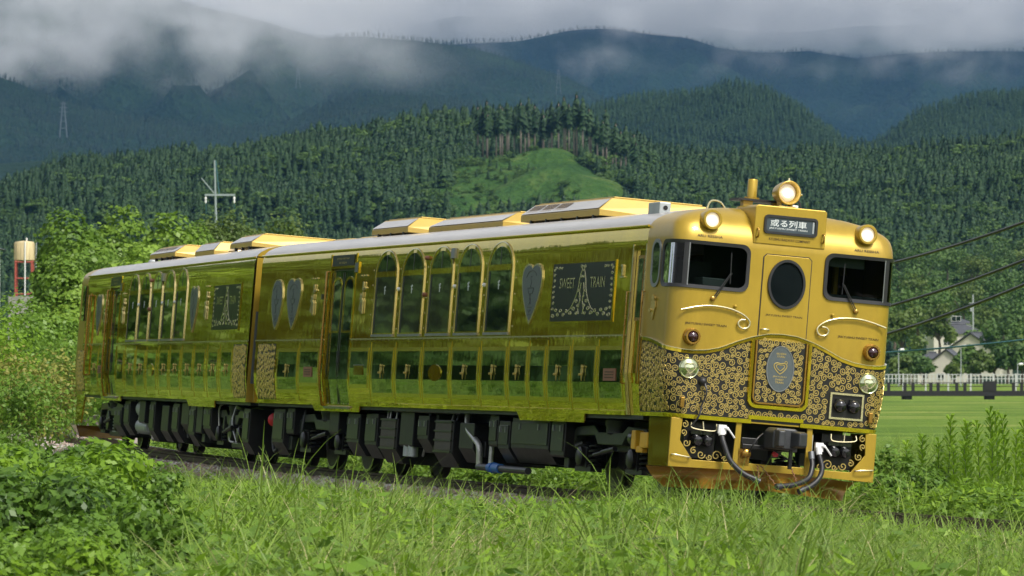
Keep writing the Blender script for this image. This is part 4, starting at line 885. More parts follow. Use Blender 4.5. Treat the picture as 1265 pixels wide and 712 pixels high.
    # jumper sockets
    mb = MB(); fring(mb, [(-.685, 1.115), (-1.13, 1.115), (-1.13, 1.445), (-.685, 1.445)], [(-.71, 1.14), (-1.105, 1.14), (-1.105, 1.42), (-.71, 1.42)], -.035, .0); jb = mb.build('socket_box', M['gold_trim'], root)
    mb = MB(); mb.box(-.012, .004, -1.106, -.709, 1.139, 1.421); mb.build('socket_back', M['black'], jb)
    for y in (-.82, -1.0):
        mb = MB(); mb.lathe([(0, .085), (.05, .08), (.09, .055), (.10, .001)], (-.012, y, 1.29), (-1, 0, -.25), 18, False); mb.box(-.06, -.012, y - .06, y + .06, 1.33, 1.37); mb.build('socket_cap', M['glossblack'], jb, 50)
    mb = MB(); mb.lathe([(0, .05), (.05, .045), (.07, .02)], (-.004, .99, 1.44), (-1, 0, 0), 14); mb.tube(crom([(-.05, .97, 1.42), (-.09, .95, 1.3), (-.06, .99, 1.15), (-.08, 1.02, 1.02), (-.05, 1.1, .88)], 5), .012, 6); mb.build('jumper_plug', M['rubber'], root, 50)
M['cover'] = mat('polished_cover', (.62, .66, .42), .08, .9, .2, .05, 10); M['sign'] = mat('sign_blind', (.055, .075, .09), .25, 0, .6, .1, 4); M['glossblack'] = mat('gloss_black_cap', (.012, .012, .013), .15, 0, .5)
nose_details(car1)
# cab interior
ci = empty('cab_interior', (1.0, 0, 2.0), car1)
def cabp(name, m, *b):
    mb = MB(); mb.box(b[0] - 1, b[1] - 1, b[2], b[3], b[4] - 2, b[5] - 2); return mb.build(name, M[m], ci, None, .01)
cabp('floor', 'interior', .1, 1.9, -1.35, 1.35, 1.1, 1.15); cabp('bulkhead', 'interior', 1.85, 1.9, -1.4, .45, 1.15, 3.4); cabp('bulkhead', 'interior_light', 1.85, 1.9, .9, 1.4, 1.15, 3.4); cabp('ceiling', 'interior', .75, 1.88, -1.2, 1.2, 3.38, 3.42)
cabp('driver_desk', 'interior_light', .12, .55, .45, 1.33, 2.2, 2.62); cabp('desk_cover', 'interior', .10, .40, .75, 1.05, 2.62, 2.72); cabp('side_desk', 'interior', .12, .5, -1.33, -.45, 2.2, 2.66); cabp('seat_back', 'interior', .95, 1.05, .65, 1.1, 2.2, 2.95); cabp('cab_post', 'yellow', .9, .98, -1.02, -.96, 2.3, 3.3); cabp('cab_post', 'interior_light', 1.2, 1.28, -.72, -.64, 2.3, 3.3); cabp('sun_blind', 'interior_light', .22, .24, -1.1, -.6, 3.0, 3.14)
# roof equipment over the cab
mb = MB(); mb.lathe([(0, .10), (.012, .10), (.012, .062), (.235, .062), (.25, .055), (.25, .001)], (.8, .25, 3.775), (0, 0, 1), 22); an = mb.build('roof_post', M['gold_front'], car1, 40)
mb = MB(); mb.box(.62, .98, -.12, .48, 3.745, 3.772); mb.build('post_tray', M['rubber'], an)
for y0, y1 in ((.28, .40), (-.08, .0)): mb = MB(); mb.box(.66, .78, y0, y1, 3.64, 3.745); mb.build('tray_leg', M['gold_roofbox'], an)
for k in range(8): mb = MB(); mb.box(.8 + .082 * math.cos(k * .785) - .01, .8 + .082 * math.cos(k * .785) + .01, .25 + .082 * math.sin(k * .785) - .01, .25 + .082 * math.sin(k * .785) + .01, 3.786, 3.80); mb.build('bolt', M['copper'], an)
mb = MB(); mb.lathe([(-.20, .04), (-.17, .12), (-.02, .142), (.10, .150), (.135, .150), (.14, .142), (.10, .12), (.02, .11)], (.42, -.06, 3.868), (-1, 0, 0), 30, False); rl_ = mb.build('roof_headlamp', M['gold_front'], car1, 40)
mb = MB(); mb.lathe([(.02, .118), (.06, .105), (.08, .06), (.085, .001)], (.42, -.06, 3.868), (-1, 0, 0), 24, False); mb.build('lens', M['lamp_glass'], rl_, 60)
mb = MB(); mb.lathe([(.085, .048), (.095, .03), (.1, .001)], (.42, -.05, 3.862), (-1, 0, 0), 18, False); mb.build('bulb', M['lamp_core'], rl_, 60)
mb = MB(); mb.box(.30, .55, -.16, .06, 3.66, 3.70); mb.box(.36, .48, -.14, -.11, 3.69, 3.80); mb.box(.36, .48, .0, .03, 3.69, 3.80); mb.build('lamp_bracket', M['gold_roofbox'], rl_, None, .006)
for p_, d_ in (((.34, -.06, 4.012), (0, 0, 1)), ((.34, -.208, 3.86), (0, -1, 0))): mb = MB(); mb.lathe([(0, .018), (.04, .011)], p_, d_, 8); mb.build('lamp_stud', M['gold_trim'], rl_, 60)
mb = MB(); mb.box(.75, .85, -.36, -.28, 3.64, 3.75); wb = mb.build('roof_box', M['white'], car1, None, .01)
mb = MB(); mb.tube(crom([(.8, -.30, 3.75), (.8, -.33, 3.81), (.8, -.38, 3.80), (.8, -.42, 3.68)], 5), .012, 6); mb.build('conduit', M['rubber'], wb)
mb = MB(); mb.tube(crom([(.75, .85, 3.58), (.75, .80, 3.70), (.75, .68, 3.70), (.75, .60, 3.62)], 5), .013, 6); mb.build('roof_grab', M['gold_trim'], car1, 60)
mb = MB(); mb.box(1.9, 2.35, .93, 1.08, 3.52, 3.70); gb = mb.build('roof_box', M['galv'], car1, None, .01)
mb = MB(); mb.lathe([(0, .03), (.006, .03)], (1.899, 1.0, 3.63), (-1, 0, 0), 12); mb.build('cable_port', M['black'], gb)
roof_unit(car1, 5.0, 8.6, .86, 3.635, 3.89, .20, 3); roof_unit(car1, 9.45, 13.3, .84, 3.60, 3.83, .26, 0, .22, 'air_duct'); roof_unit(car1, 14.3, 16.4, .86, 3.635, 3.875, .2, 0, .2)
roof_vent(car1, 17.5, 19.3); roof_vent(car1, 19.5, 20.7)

# ---- coupler, skirt frame, plough
def front_gear(root, hoses=True):
    fg = empty('pilot_frame', (0, 0, .37), root); Z = .37
    def put(mb, n, m, **k): o = mb.build(n, M[m], fg, **k); o.location = (0, 0, -Z); return o
    Lp = [(1.345, .97), (1.20, .97), (1.215, .70), (1.04, .475), (.57, .475), (.515, .51), (.50, .97), (.43, .97), (.43, .39), (1.345, .37)]
    for sg in (1, -1):
        mb = MB(); fprism(mb, [(sg * a, b) for a, b in Lp][::sg], .0, .03); put(mb, 'frame_plate', 'gold_front', bevel=.004)
        mb = MB(); mb.prism([(.03, sg * 1.345, .37), (.78, sg * 1.345, .37), (.86, sg * 1.345, .97), (.03, sg * 1.345, .97)], [(.03, sg * 1.325, .37), (.78, sg * 1.325, .37), (.86, sg * 1.325, .97), (.03, sg * 1.325, .97)]); put(mb, 'side_plate', 'gold_side')
        mb = MB(); mb.tube(crom([(.0, sg * 1.31, .52), (-.05, sg * 1.30, .52), (-.05, sg * 1.10, .50), (0, sg * 1.09, .50)], 4), .010, 6); put(mb, 'foot_rung', 'gold_trim', smooth=60)
        mb = MB()
        for c, R, a0, s2 in (((1.165, .90), .045, 1.6, 1), ((1.175, .80), .042, 4.5, -1), ((1.13, .675), .05, 2.5, 1), ((1.03, .585), .045, 2.0, -1), ((.93, .545), .055, 3.1, 1), ((.82, .52), .04, 0, -1), ((.73, .545), .065, 3.1, -1), ((.62, .51), .038, 0, 1)):
            ribbon(mb, spiral_pts(c, R, a0, 1.3, s2, 14), .014, lambda a, b, o: (.008 - o, sg * a, b), .012)
        put(mb, 'corner_scroll', 'scroll')['kind'] = 'stuff'
        mb = MB(); mb.tube(crom([(.02, sg * 1.08, .93), (0, sg * 1.06, .86), (0, sg * .78, .845), (.02, sg * .75, .93)], 5), .010, 6); mb.tube([(.0, sg * .92, .85), (.02, sg * .93, .95)], .008, 5); put(mb, 'steam_pipe_loop', 'gold_trim', smooth=60)
        for y in (.97, .83):
            mb = MB(); mb.lathe([(0, .075), (.06, .075), (.09, .06), (.12, .055), (.13, .02)], (.14, sg * y, .72), (-1, 0, -.1), 18); mb.box(.08, .16, sg * y - .08, sg * y + .08, .79, .83); put(mb, 'air_valve', 'glossblack', smooth=40)
        mb = MB(); mb.box(.2, .5, sg * .7, sg * 1.1, .5, .93); put(mb, 'valve_housing', 'under')
    mb = MB(); mb.box(.0, .03, -.429, .429, .395, .485); put(mb, 'cross_bar', 'gold_front', bevel=.004)
    mb = MB(); mb.lathe([(0, .055), (.07, .055), (.09, .03)], (.0, .36, .60), (-1, 0, 0), 16); mb.box(.0, .05, .30, .45, .45, .66); put(mb, 'towing_eye', 'copper', smooth=40)
    # V-shaped plough, set back under the frame
    for sg in (1, -1):
        mb = MB(); rows = []
        for f in np.linspace(0, 1, 8):
            z = .36 - .245 * f; x = .74 - .16 * f + .10 * math.sin(math.pi * f); yo = 1.38 - .20 * f
            rows.append([(x - .56 * t, sg * yo * (1 - t), z + .05 * t) for t in np.linspace(0, 1, 9)])
        mb.grid(rows); put(mb, 'plough_blade', 'gold_plough', smooth=60)
        mb = MB(); mb.add([(.74, sg * 1.38, .361), (.18, 0, .411), (.75, 0, .42), (.95, sg * 1.3, .37)], [(0, 1, 2, 3)]); put(mb, 'plough_top', 'gold_plough')
    mb = MB(); mb.tube([(.175, 0, .405), (.015, 0, .165)], .012, 6); put(mb, 'plough_seam', 'gold_plough')
    # automatic coupler
    cp = empty('coupler', (0, 0, .8), root)
    def cput(mb, n, m, **k): o = mb.build(n, M[m], cp, **k); o.location = (0, 0, -.8); return o
    pf = [(.17, .68), (-.16, .68), (-.20, .75), (-.20, .90), (-.13, .95), (.12, .95), (.17, .90)]
    mb = MB(); mb.prism([(-.10, a, b) for a, b in pf], [(-.42, a * .95, .81 + (b - .81) * .95) for a, b in pf]); cput(mb, 'coupler_head', 'steel_dark', bevel=.02)
    mb = MB(); mb.prism([(-.42, .15, .70), (-.42, .02, .70), (-.42, .02, .93), (-.42, .15, .93)], [(-.55, .13, .72), (-.55, .05, .72), (-.55, .05, .91), (-.55, .13, .91)]); cput(mb, 'guard_arm', 'steel_dark', bevel=.015)
    mb = MB(); mb.prism([(-.40, -.06, .71), (-.40, -.26, .71), (-.40, -.26, .92), (-.40, -.06, .92)], [(-.60, -.12, .73), (-.52, -.25, .73), (-.52, -.25, .90), (-.60, -.12, .90)]); cput(mb, 'knuckle', 'steel_dark', bevel=.02)
    mb = MB(); mb.box(-.12, .6, -.11, .11, .70, .90); mb.box(.0, .05, .20, .42, .72, .80); mb.box(-.05, .03, -.3, .42, .66, .72); cput(mb, 'shank', 'under', bevel=.01)
    mb = MB(); mb.tube(crom([(-.2, .22, .86), (-.25, .3, .80), (-.25, .36, .70), (-.2, .38, .62)], 4), .010, 6); mb.tube([(-.3, .1, .67), (-.32, -.12, .55)], .010, 6); mb.box(-.33, -.29, -.14, -.10, .45, .75); cput(mb, 'uncoupling_lever', 'under', smooth=60)
    mb = MB(); mb.lathe([(0, .035), (.05, .035)], (-.2, .05, .62), (-1, 0, 0), 12); cput(mb, 'red_knob', 'red')
    if hoses:
        for nm, pts, r in (('brake_hose', [(-.06, .70, .80), (-.10, .68, .70), (-.16, .60, .50), (-.22, .45, .36), (-.26, .31, .30)], .035), ('brake_hose', [(-.10, -.48, .60), (-.16, -.47, .50), (-.24, -.40, .36), (-.34, -.2, .27), (-.40, -.0, .235)], .033), ('brake_hose', [(-.10, -.57, .66), (-.16, -.60, .50), (-.20, -.56, .38), (-.26, -.45, .28), (-.30, -.33, .22)], .033)):
            mb = MB(); mb.tube(crom(pts, 6), r, 9); h = mb.build(nm, M['rubber'], root, 60)
            mb = MB(); mb.tube([pts[0], (pts[0][0] + .02, pts[0][1] + .01, pts[0][2] + .09)], r * 1.25, 8); mb.build('hose_nipple', M['white'] if pts[0][1] != -.48 else M['steel'], h, 50)
            mb = MB(); a, b = Vector(pts[-2]), Vector(pts[-1]); mb.tube([b, b + (b - a).normalized() * .08], r * 1.2, 8); mb.build('hose_coupling', M['steel_dark'], h, 50)
        for y, z in ((.70, .88), (-.58, .76)):
            mb = MB(); mb.tube(crom([(-.04, y, z), (-.08, y - .06, z + .01), (-.08, y - .16, z - .10)], 4), [.02] * 5 + [.012] * 4, 7); mb.box(-.07, -.02, y - .05, y + .05, z - .06, z + .05); mb.build('cock_handle', M['white'], root, 50)
        for y0, z0, y1, z1 in ((.22, .47, .28, .31), (.18, .47, .06, .25), (-.22, .47, -.24, .25), (-.22, .3, -.12, .22)):
            mb = MB(); n = 9
            for k in range(n):
                f0, f1 = k / n, (k + 1.15) / n; s = .011 if k % 2 else -.011
                mb.tube([(-.10 - .25 * f0, y0 + (y1 - y0) * f0 - s, z0 + (z1 - z0) * f0), (-.10 - .25 * f1, y0 + (y1 - y0) * f1 + s, z0 + (z1 - z0) * f1)], .0075, 5)
            mb.build('chain', M['rust'], root)
M['steel_dark'] = mat('painted_coupler_steel', (.055, .058, .062), .42, .4, 0, .2, 10); M['gold_plough'] = mat('gold_plough_paint', (.34, .18, .02), .33, .35, .25, .15, 2.5, .001, 5, dirt=(.16, .09, .03), dirt_amt=.5)
front_gear(car1)
for u in (3.2, 17.5): bogie(car1, u)
# ---- side features of the front car
def side_features(root, lay):
    for i, u in enumerate((13.18, 11.73, 10.27, 8.84, 7.38)): arched_window(root, u, i in lay['blinds'])
    double_door(root, 15.0, 16.4, 1)
    for u, k, w_ in lay['hearts']: heart_plaque(root, u, k, w_=w_)
    name_board(root, *lay['board'])
    for u in lay['orn']: ornament(root, TEMB, 'figure_ornament', u, 2.64, .004)
    for u0, u1, z0, o in lay['panels']: lower_panel(root, u0, u1, z0, o)
    for u in lay['ribs']:
        mb = MB(); sbox(mb, u - .022, u + .022, 1.03, 1.93, -.002, .006); mb.build('pilaster', M['lit_gold_bead'], root)
    mb = MB(); a, b = lay['span']
    rivets(mb, [(u, 1.955) for u in np.arange(a + .1, b, .26) if not 14.9 < u < 16.5], r=.017); rivets(mb, [(u, 1.005) for u in np.arange(a + .1, b, .30)], r=.010)
    for u in (13.92, 12.45, 11.0, 9.55, 8.1, 6.65): rivets(mb, [(u, z) for z in np.arange(2.12, 3.2, .22)])
    for u0, u1, z0, o in lay['panels']: rivets(mb, [(u, 1.815) for u in np.linspace(u0 + .08, u1 - .08, 4)] + [(u0 - .027, z) for z in np.arange(z0, 1.8, .15)] + [(u1 + .027, z) for z in np.arange(z0, 1.8, .15)], r=.009)
    q = mb.build('rivets', M['gold_trim'], root); q['kind'] = 'stuff'
    for a, b, z in ((14.43, 17.22, .885), (3.4, 6.4, .865)): skirt(root, a, b, z)
    handrail(root, 16.52, .97, 3.02, M['copper'], .035, .02)
    mb = MB(); sbox(mb, 14.75, 15.16 - .17, 2.975, 3.145, .0, .02); lb = mb.build('side_lamp_box', M['gold_side'], root); mb = MB(); sbox(mb, 14.78, 14.96, 2.99, 3.13, .02, .024); mb.build('side_lamp_glass', M['slate'], lb)
    for u, z in ((12.45, 2.70), (9.55, 2.70), (8.1, 2.70)):
        mb = MB(); mb.lathe([(0, .03), (.03, .025), (.04, .001)], (u, 1.45, z), (0, 1, 0), 10, False); mb.build('white_knob', M['white'], root, 60)
    for z in (3.13, 2.60):
        mb = MB(); mb.lathe([(0, .035), (.05, .03), (.06, .001)], (11.02, 1.45, z), (0, 1, 0), 10, False); mb.build('red_marker', M['reddish'], root, 60)
    mb = MB(); sbox(mb, 9.62, 9.8, 3.10, 3.24, 0, .03); mb.build('route_plate', M['steel'], root)
ribs1 = [13.75, 12.40, 10.95, 9.50, 8.05, 6.74, 5.79, 4.98, 3.91, 2.80, 17.98]
side_features(car1, dict(blinds=(0, 1, 2), hearts=[(19.6, 'shield', .66), (18.55, 'heart', .86), (5.86, 'heart', .86)], board=(2.35, 4.95), orn=(17.32, 14.43), span=(CAB + .6, 20.8), ribs=ribs1,
    panels=[(13.9, 14.86, 1.30, 'plate'), (12.53, 13.60, 1.18, 'figure'), (11.08, 12.27, 1.18, 'figure'), (9.62, 10.83, 1.18, 'disc'), (8.18, 9.37, 1.18, 'figure'), (6.86, 7.92, 1.18, 'figure'), (5.90, 6.62, 1.18, 'figure'), (5.10, 5.68, 1.18, ''), (4.03, 4.87, 1.18, 'figure'), (2.92, 3.80, 1.18, 'figure'), (1.80, 2.69, 1.18, 'red'), (18.10, 19.26, 1.20, 'figure'), (16.80, 17.87, 1.31, 'red')]))
side_scrolls(car1, 19.46, 20.6, 1.04, 1.92, 21)
# crew door
cd = empty('crew_door', (1.4, 1.45, 2), car1)
def cdp(mb, n, m): o = mb.build(n, M[m], cd); o.location = (-1.4, -1.45, -2); return o
mb = MB(); sbox(mb, 1.15, 1.65, .98, 3.06, -.05, -.035); cdp(mb, 'door_leaf', 'gold_side')
mb = MB(); sbox(mb, 1.27, 1.52, 2.16, 2.98, -.035, -.022); cdp(mb, 'window_frame', 'copper'); mb = MB(); sbox(mb, 1.31, 1.48, 2.2, 2.94, -.022, -.019); cdp(mb, 'pane', 'glass')
for a, b in ((1.64, 1.68), (1.12, 1.16)):
    mb = MB(); sbox(mb, a, b, .98, 3.12, -.03, .010); cdp(mb, 'jamb', 'gold_trim')
mb = MB(); sbox(mb, 1.16, 1.64, 3.05, 3.10, -.03, .008); cdp(mb, 'header', 'gold_side')
for u in (1.70, 1.09): handrail(car1, u, 1.37, 2.52, M['copper'], .035, .012)
mb = MB(); o_ = rrect(.36, .60, .16, 6, .73, 2.87); i_ = rrect(.27, .51, .12, 6, .73, 2.87); sring(mb, o_, i_, -.002, .016); sw = mb.build('cab_side_window', M['steel'], car1, 50); mb = MB(); sprism(mb, i_, .002, .010); mb.build('pane', M['glass'], sw)
ornament(car1, EMB, 'figure_ornament', .70, 2.32, .004).scale = (1.6, 1, 1.3)
mb = MB()
for p in (rrect(.05, .14, .012, 2, 2.02, 2.80), rrect(.16, .022, .006, 2, 2.02, 2.715), rrect(.05, .03, .006, 2, 2.06, 2.86)): sprism(mb, p, 0, .02)
mb.build('car_number', M['gold_trim'], car1)
mb = MB(); sbox(mb, 16.75, 16.82, 2.60, 2.68, 0, .02); mb.build('door_button', M['greenlamp'] if 'greenlamp' in M else M['under2'], car1)
# underfloor equipment of the front car
def uflist(root, L):
    for u0, u1, z0, z1, m, det, nm in L: uf_box(root, u0, u1, z0, z1, .12, 1.2, m, .14 if z0 < .4 else .02, nm, det)
uflist(car1, [(14.95, 15.65, .24, .87, 'under', 1, 'battery_box'), (12.85, 13.75, .17, .82, 'under', 0, 'radiator_box'), (9.92, 10.85, .165, .83, 'under', 0, 'radiator_box'), (7.76, 8.16, .49, .92, 'under', 1, 'switch_box'), (5.4, 7.1, .30, .90, 'under', 1, 'fuel_tank'), (19.52, 20.22, .17, .90, 'under', 1, 'equipment_box'), (11.2, 11.75, .35, .88, 'under', 1, 'relay_box'), (8.9, 9.6, .25, .80, 'under', 0, 'exhaust_box'), (13.95, 14.6, .22, .88, 'under', 1, 'relay_box'), (12.0, 12.7, .42, .92, 'under', 0, 'equipment_box'), (4.7, 5.3, .40, .90, 'under', 1, 'equipment_box'), (16.2, 16.75, .55, .92, 'under', 0, 'equipment_box'), (18.9, 19.35, .5, .92, 'under', 1, 'relay_box'), (7.2, 7.7, .28, .85, 'under', 1, 'equipment_box')])
for o in [c for c in car1.children if c.name.startswith('radiator_box')]:
    u0 = min(v.co.x for v in o.data.vertices); u1 = max(v.co.x for v in o.data.vertices)
    mb = MB(); mb.box(u0 + .06, u1 - .06, 1.201, 1.215, .40, .78); mb.build('core', M['radiator'], o)
    mb = MB()
    for z in (.37, .53, .66, .79): mb.box(u0 + .03, u1 - .03, 1.2012, 1.228, z, z + .022)
    mb.build('core_frame', M['under2'], o)
for u in (12.2, 12.45):
    mb = MB(); mb.lathe([(0, .02), (.01, .075), (.22, .075), (.24, .05)], (u, 1.12, .27), (0, 0, 1), 14); mb.build('air_drier', M['galv'], car1, 40)
mb = MB(); mb.tube(crom([(9.5, 1.12, .95), (9.45, 1.14, .85), (9.3, 1.16, .70), (8.9, 1.17, .57), (8.73, 1.16, .48), (8.72, 1.14, .22)], 7), .045, 10); mb.build('flexible_duct', M['silver'], car1, 60)
mb = MB(); mb.tube([(8.25, 1.12, .93), (8.25, 1.12, .22)], .035, 8); mb.build('drain_pipe', M['silver'], car1, 60)
mb = MB(); mb.tube([(8.75, 1.14, .20), (6.4, 1.14, .19)], .05, 10); bp_ = mb.build('cross_pipe', M['steel_dark'], car1, 60); mb = MB(); mb.tube([(8.2, 1.14, .198), (7.68, 1.14, .196)], .068, 10); mb.lathe([(0, .08), (.03, .08)], (8.0, 1.14, .2), (1, 0, 0), 10); mb.build('blue_joint', M['blue'], bp_, 50)
mb = MB(); mb.tube([(13.0, 1.2, .945), (9.6, 1.2, .945)], .03, 8); mb.build('conduit', M['under2'], car1, 60)
mb = MB(); mb.box(1.25, 1.55, 1.08, 1.22, .58, .78); mb.box(1.8, 1.95, 1.08, 1.2, .56, .8); mb.box(1.55, 1.8, 1.1, 1.18, .52, .60); mb.build('yellow_damper', M['yellow'], car1, None, .015)
mb = MB(); mb.lathe([(0, .11), (.14, .11), (.16, .06)], (2.0, 1.08, .70), (1, 0, 0), 14); mb.build('damper_body', M['under2'], car1, 40)
mb = MB(); mb.lathe([(0, .10), (.10, .11), (.14, .05)], (20.5, 1.1, .72), (-1, .4, 0), 14); mb.build('red_hose_cap', M['red'], car1, 50)
mb = MB(); mb.tube(crom([(20.5, 1.1, .62), (20.45, 1.12, .4), (20.3, 1.12, .22), (20.1, 1.1, .3), (20.0, 1.0, .5)], 6), .03, 8); mb.build('jumper_cable', M['rubber'], car1, 60)
r_ = random.Random(9)
for k in range(26):                         # brackets, cocks and small valves between the cases
    u = r_.uniform(4.5, 20.0); z = r_.uniform(.35, .85); mb = MB()
    if k % 3 == 0: mb.tube(crom([(u, 1.05, .95), (u + r_.uniform(-.1, .1), 1.1, z), (u + r_.uniform(-.3, .3), 1.05, .3)], 5), .018, 6); mb.build('air_pipe', M['steel_dark' if k % 2 else 'silver'], car1, 60)
    elif k % 3 == 1: mb.lathe([(0, .06), (.12, .07), (.16, .04)], (u, .95, z), (r_.uniform(-1, 1), .6, r_.uniform(-.5, .5)), 10); mb.build('air_valve', M['under2'], car1, 40)
    else: mb.box(u, u + r_.uniform(.1, .3), .8, 1.1, z - .12, z + .1); mb.build('bracket', M['under2' if k % 2 else 'under'], car1, None, .01)
mb = MB(); mb.box(20.79, 20.82, -1.42, 1.42, .98, 3.34); mb.add([(20.82, y, z) for y, z in ROOF] + [(20.82, -y, z) for y, z in ROOF[-2::-1]], [tuple(range(2 * len(ROOF) - 1))]); mb.build('end_wall', M['gold_front'], car1)
mb = MB(); mb.box(20.82, 21.06, -.55, .55, 1.1, 3.2); mb.build('gangway_bellows', M['rubber'], car1)
mb = MB(); mb.tube([(20.95, 1.37, z) for z in np.linspace(1.28, 2.45, 8)], .085, 8); mb.build('end_hose', M['rubber'], car1, 60)
mb = MB(); mb.box(20.82, 21.2, -.12, .12, .7, .9); mb.build('drawbar', M['under'], car1)

# ------------------------------------------------------------------ rear railcar
TH2 = TH - 21.3 / RAD; a2, b2, c2_, n2_ = axes(TH2); O2 = CEN - RAD * n2_ - a2 * 10.4
car2 = car_root('railcar', O2, TH2)
tag(car2, 'trailing gold railcar coupled behind, its flank mirroring green fields', 'train car', 'gold two-car train')
nose_shell(car2, lambda x: 20.8 - x, False); hull(car2, 0.0, 20.8 - CAB, [(15.0, 16.4, 3.06)])
side_features(car2, dict(blinds=(), hearts=[(5.9, 'heart', .8), (17.72, 'heart', .75)], board=(1.1, 3.8), orn=(4.55, 16.85, 14.43), span=(0, 19.6), ribs=[13.78, 12.36, 11.03, 9.57, 8.22, 6.88, 5.49, 4.08, 2.76, 17.3],
    panels=[(12.53, 13.45, 1.18, 'figure'), (11.25, 12.17, 1.18, 'figure'), (9.87, 10.83, 1.18, 'disc'), (8.44, 9.32, 1.18, 'figure'), (7.10, 8.03, 1.18, 'figure'), (5.70, 6.67, 1.18, 'figure'), (4.34, 5.31, 1.18, 'figure'), (2.98, 3.86, 1.18, 'figure'), (1.55, 2.52, 1.18, 'figure'), (13.98, 14.7, 1.3, 'plate'), (16.78, 17.2, 1.31, 'red'), (17.45, 18.3, 1.18, 'figure')]))
side_scrolls(car2, .12, 1.36, 1.04, 1.92, 22); side_scrolls(car2, 19.3, 20.35, 1.04, 1.85, 23)
handrail(car2, 18.9, 1.37, 2.95, M['copper'], .06, .022)
mb = MB(); sbox(mb, 19.0, 19.15, 1.2, 3.0, .0, .008); mb.build('crew_door', M['copper'], car2); mb = MB(); sbox(mb, 19.75, 20.1, 2.45, 3.15, .002, .03); mb.build('cab_side_window', M['glass'], car2)
mb = MB(); mb.box(-.03, .01, -1.42, 1.42, .98, 3.34); mb.add([(-.03, y, z) for y, z in ROOF] + [(-.03, -y, z) for y, z in ROOF[-2::-1]], [tuple(range(2 * len(ROOF) - 1))]); mb.build('end_wall', M['gold_front'], car2)
mb = MB(); mb.box(-.26, -.03, -.54, .54, 1.12, 3.18); mb.build('gangway_bellows', M['rubber'], car2)
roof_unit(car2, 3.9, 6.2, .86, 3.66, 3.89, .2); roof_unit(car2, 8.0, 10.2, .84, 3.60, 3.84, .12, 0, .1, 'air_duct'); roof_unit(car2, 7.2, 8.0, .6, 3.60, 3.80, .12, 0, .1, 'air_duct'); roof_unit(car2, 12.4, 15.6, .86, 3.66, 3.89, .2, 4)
mb = MB(); mb.lathe([(0, .09), (.05, .09), (.09, .05), (.16, .02)], (17.2, .55, 3.63), (0, 0, 1), 14); mb.build('roof_aerial', M['galv'], car2, 40)
for u in (3.2, 17.5): bogie(car2, u)
uflist(car2, [(11.05, 11.65, .18, .92, 'under', 1, 'battery_box'), (6.34, 6.95, .17, .87, 'under', 1, 'fuel_tank'), (15.3, 16.2, .22, .77, 'under', 1, 'equipment_box'), (.70, 1.30, .13, .88, 'under', 1, 'equipment_box'), (8.2, 8.9, .2, .9, 'under', 1, 'relay_box'), (9.4, 10.2, .2, .85, 'under', 0, 'radiator_box'), (4.6, 5.4, .3, .9, 'under', 1, 'equipment_box'), (7.1, 7.9, .35, .92, 'under', 0, 'equipment_box'), (12.3, 13.0, .5, .92, 'under', 0, 'equipment_box'), (14.2, 14.9, .25, .9, 'under', 1, 'equipment_box'), (5.6, 6.2, .4, .9, 'under', 0, 'relay_box')])
for u, z, r in ((13.5, .77, .17), (13.55, .44, .15)):
    mb = MB(); mb.lathe([(0, r * .8), (.05, r), (.1, r), (1.2, r), (1.25, r * .8)], (u - 1.0, 1.0, z), (1, 0, 0), 20); mb.build('air_reservoir', M['galv'], car2, 40)
mb = MB(); mb.tube(crom([(12.5, 1.0, .44), (12.1, 1.02, .42), (11.8, 1.05, .32), (11.75, 1.05, .2)], 6), .07, 10); mb.build('exhaust_pipe', M['plaster'], car2, 60)
for u in (2.0, 16.6):
    mb = MB(); mb.box(u, u + 1.5, .25, 1.0, .2, .8); en = mb.build('engine', M['under'], car2, None, .03)
    mb = MB()
    for k in range(5): mb.box(u + .25, u + .95, 1.0, 1.03, .28 + .06 * k, .30 + .06 * k)
    mb.build('engine_fins', M['galv'], en)
    mb = MB(); mb.lathe([(0, .2), (.1, .2), (.12, .1)], (u + 1.2, 1.0, .5), (0, 1, 0), 16); mb.tube(crom([(u + .4, .9, .8), (u + .6, 1.05, .9), (u + 1.0, 1.0, .85)], 4), .05, 8); mb.build('engine_cover', M['under2'], en, 40)
for k in range(20):
    u = r_.uniform(1.5, 18.0); z = r_.uniform(.35, .85); mb = MB()
    if k % 2: mb.tube(crom([(u, 1.05, .95), (u + r_.uniform(-.1, .1), 1.1, z), (u + r_.uniform(-.3, .3), 1.05, .3)], 5), .018, 6); mb.build('air_pipe', M['steel_dark' if k % 4 == 1 else 'silver'], car2, 60)
    else: mb.box(u, u + r_.uniform(.1, .3), .8, 1.1, z - .12, z + .1); mb.build('bracket', M['under2' if k % 4 else 'under'], car2, None, .01)
mb = MB(); mb.prism([(19.9, 1.34, .4), (20.75, 1.34, .4), (20.75, 1.34, .97), (19.6, 1.34, .97)], [(19.9, 1.31, .4), (20.75, 1.31, .4), (20.75, 1.31, .97), (19.6, 1.31, .97)]); mb.build('pilot_side_plate', M['gold_side'], car2)
mb = MB(); mb.add([(20.0, 1.42, .36), (20.85, 1.40, .34), (21.2, 0, .4), (21.3, 0, .14), (20.9, 1.2, .12)], [(0, 1, 4), (1, 2, 3, 4)]); mb.build('plough_blade', M['gold_plough'], car2)
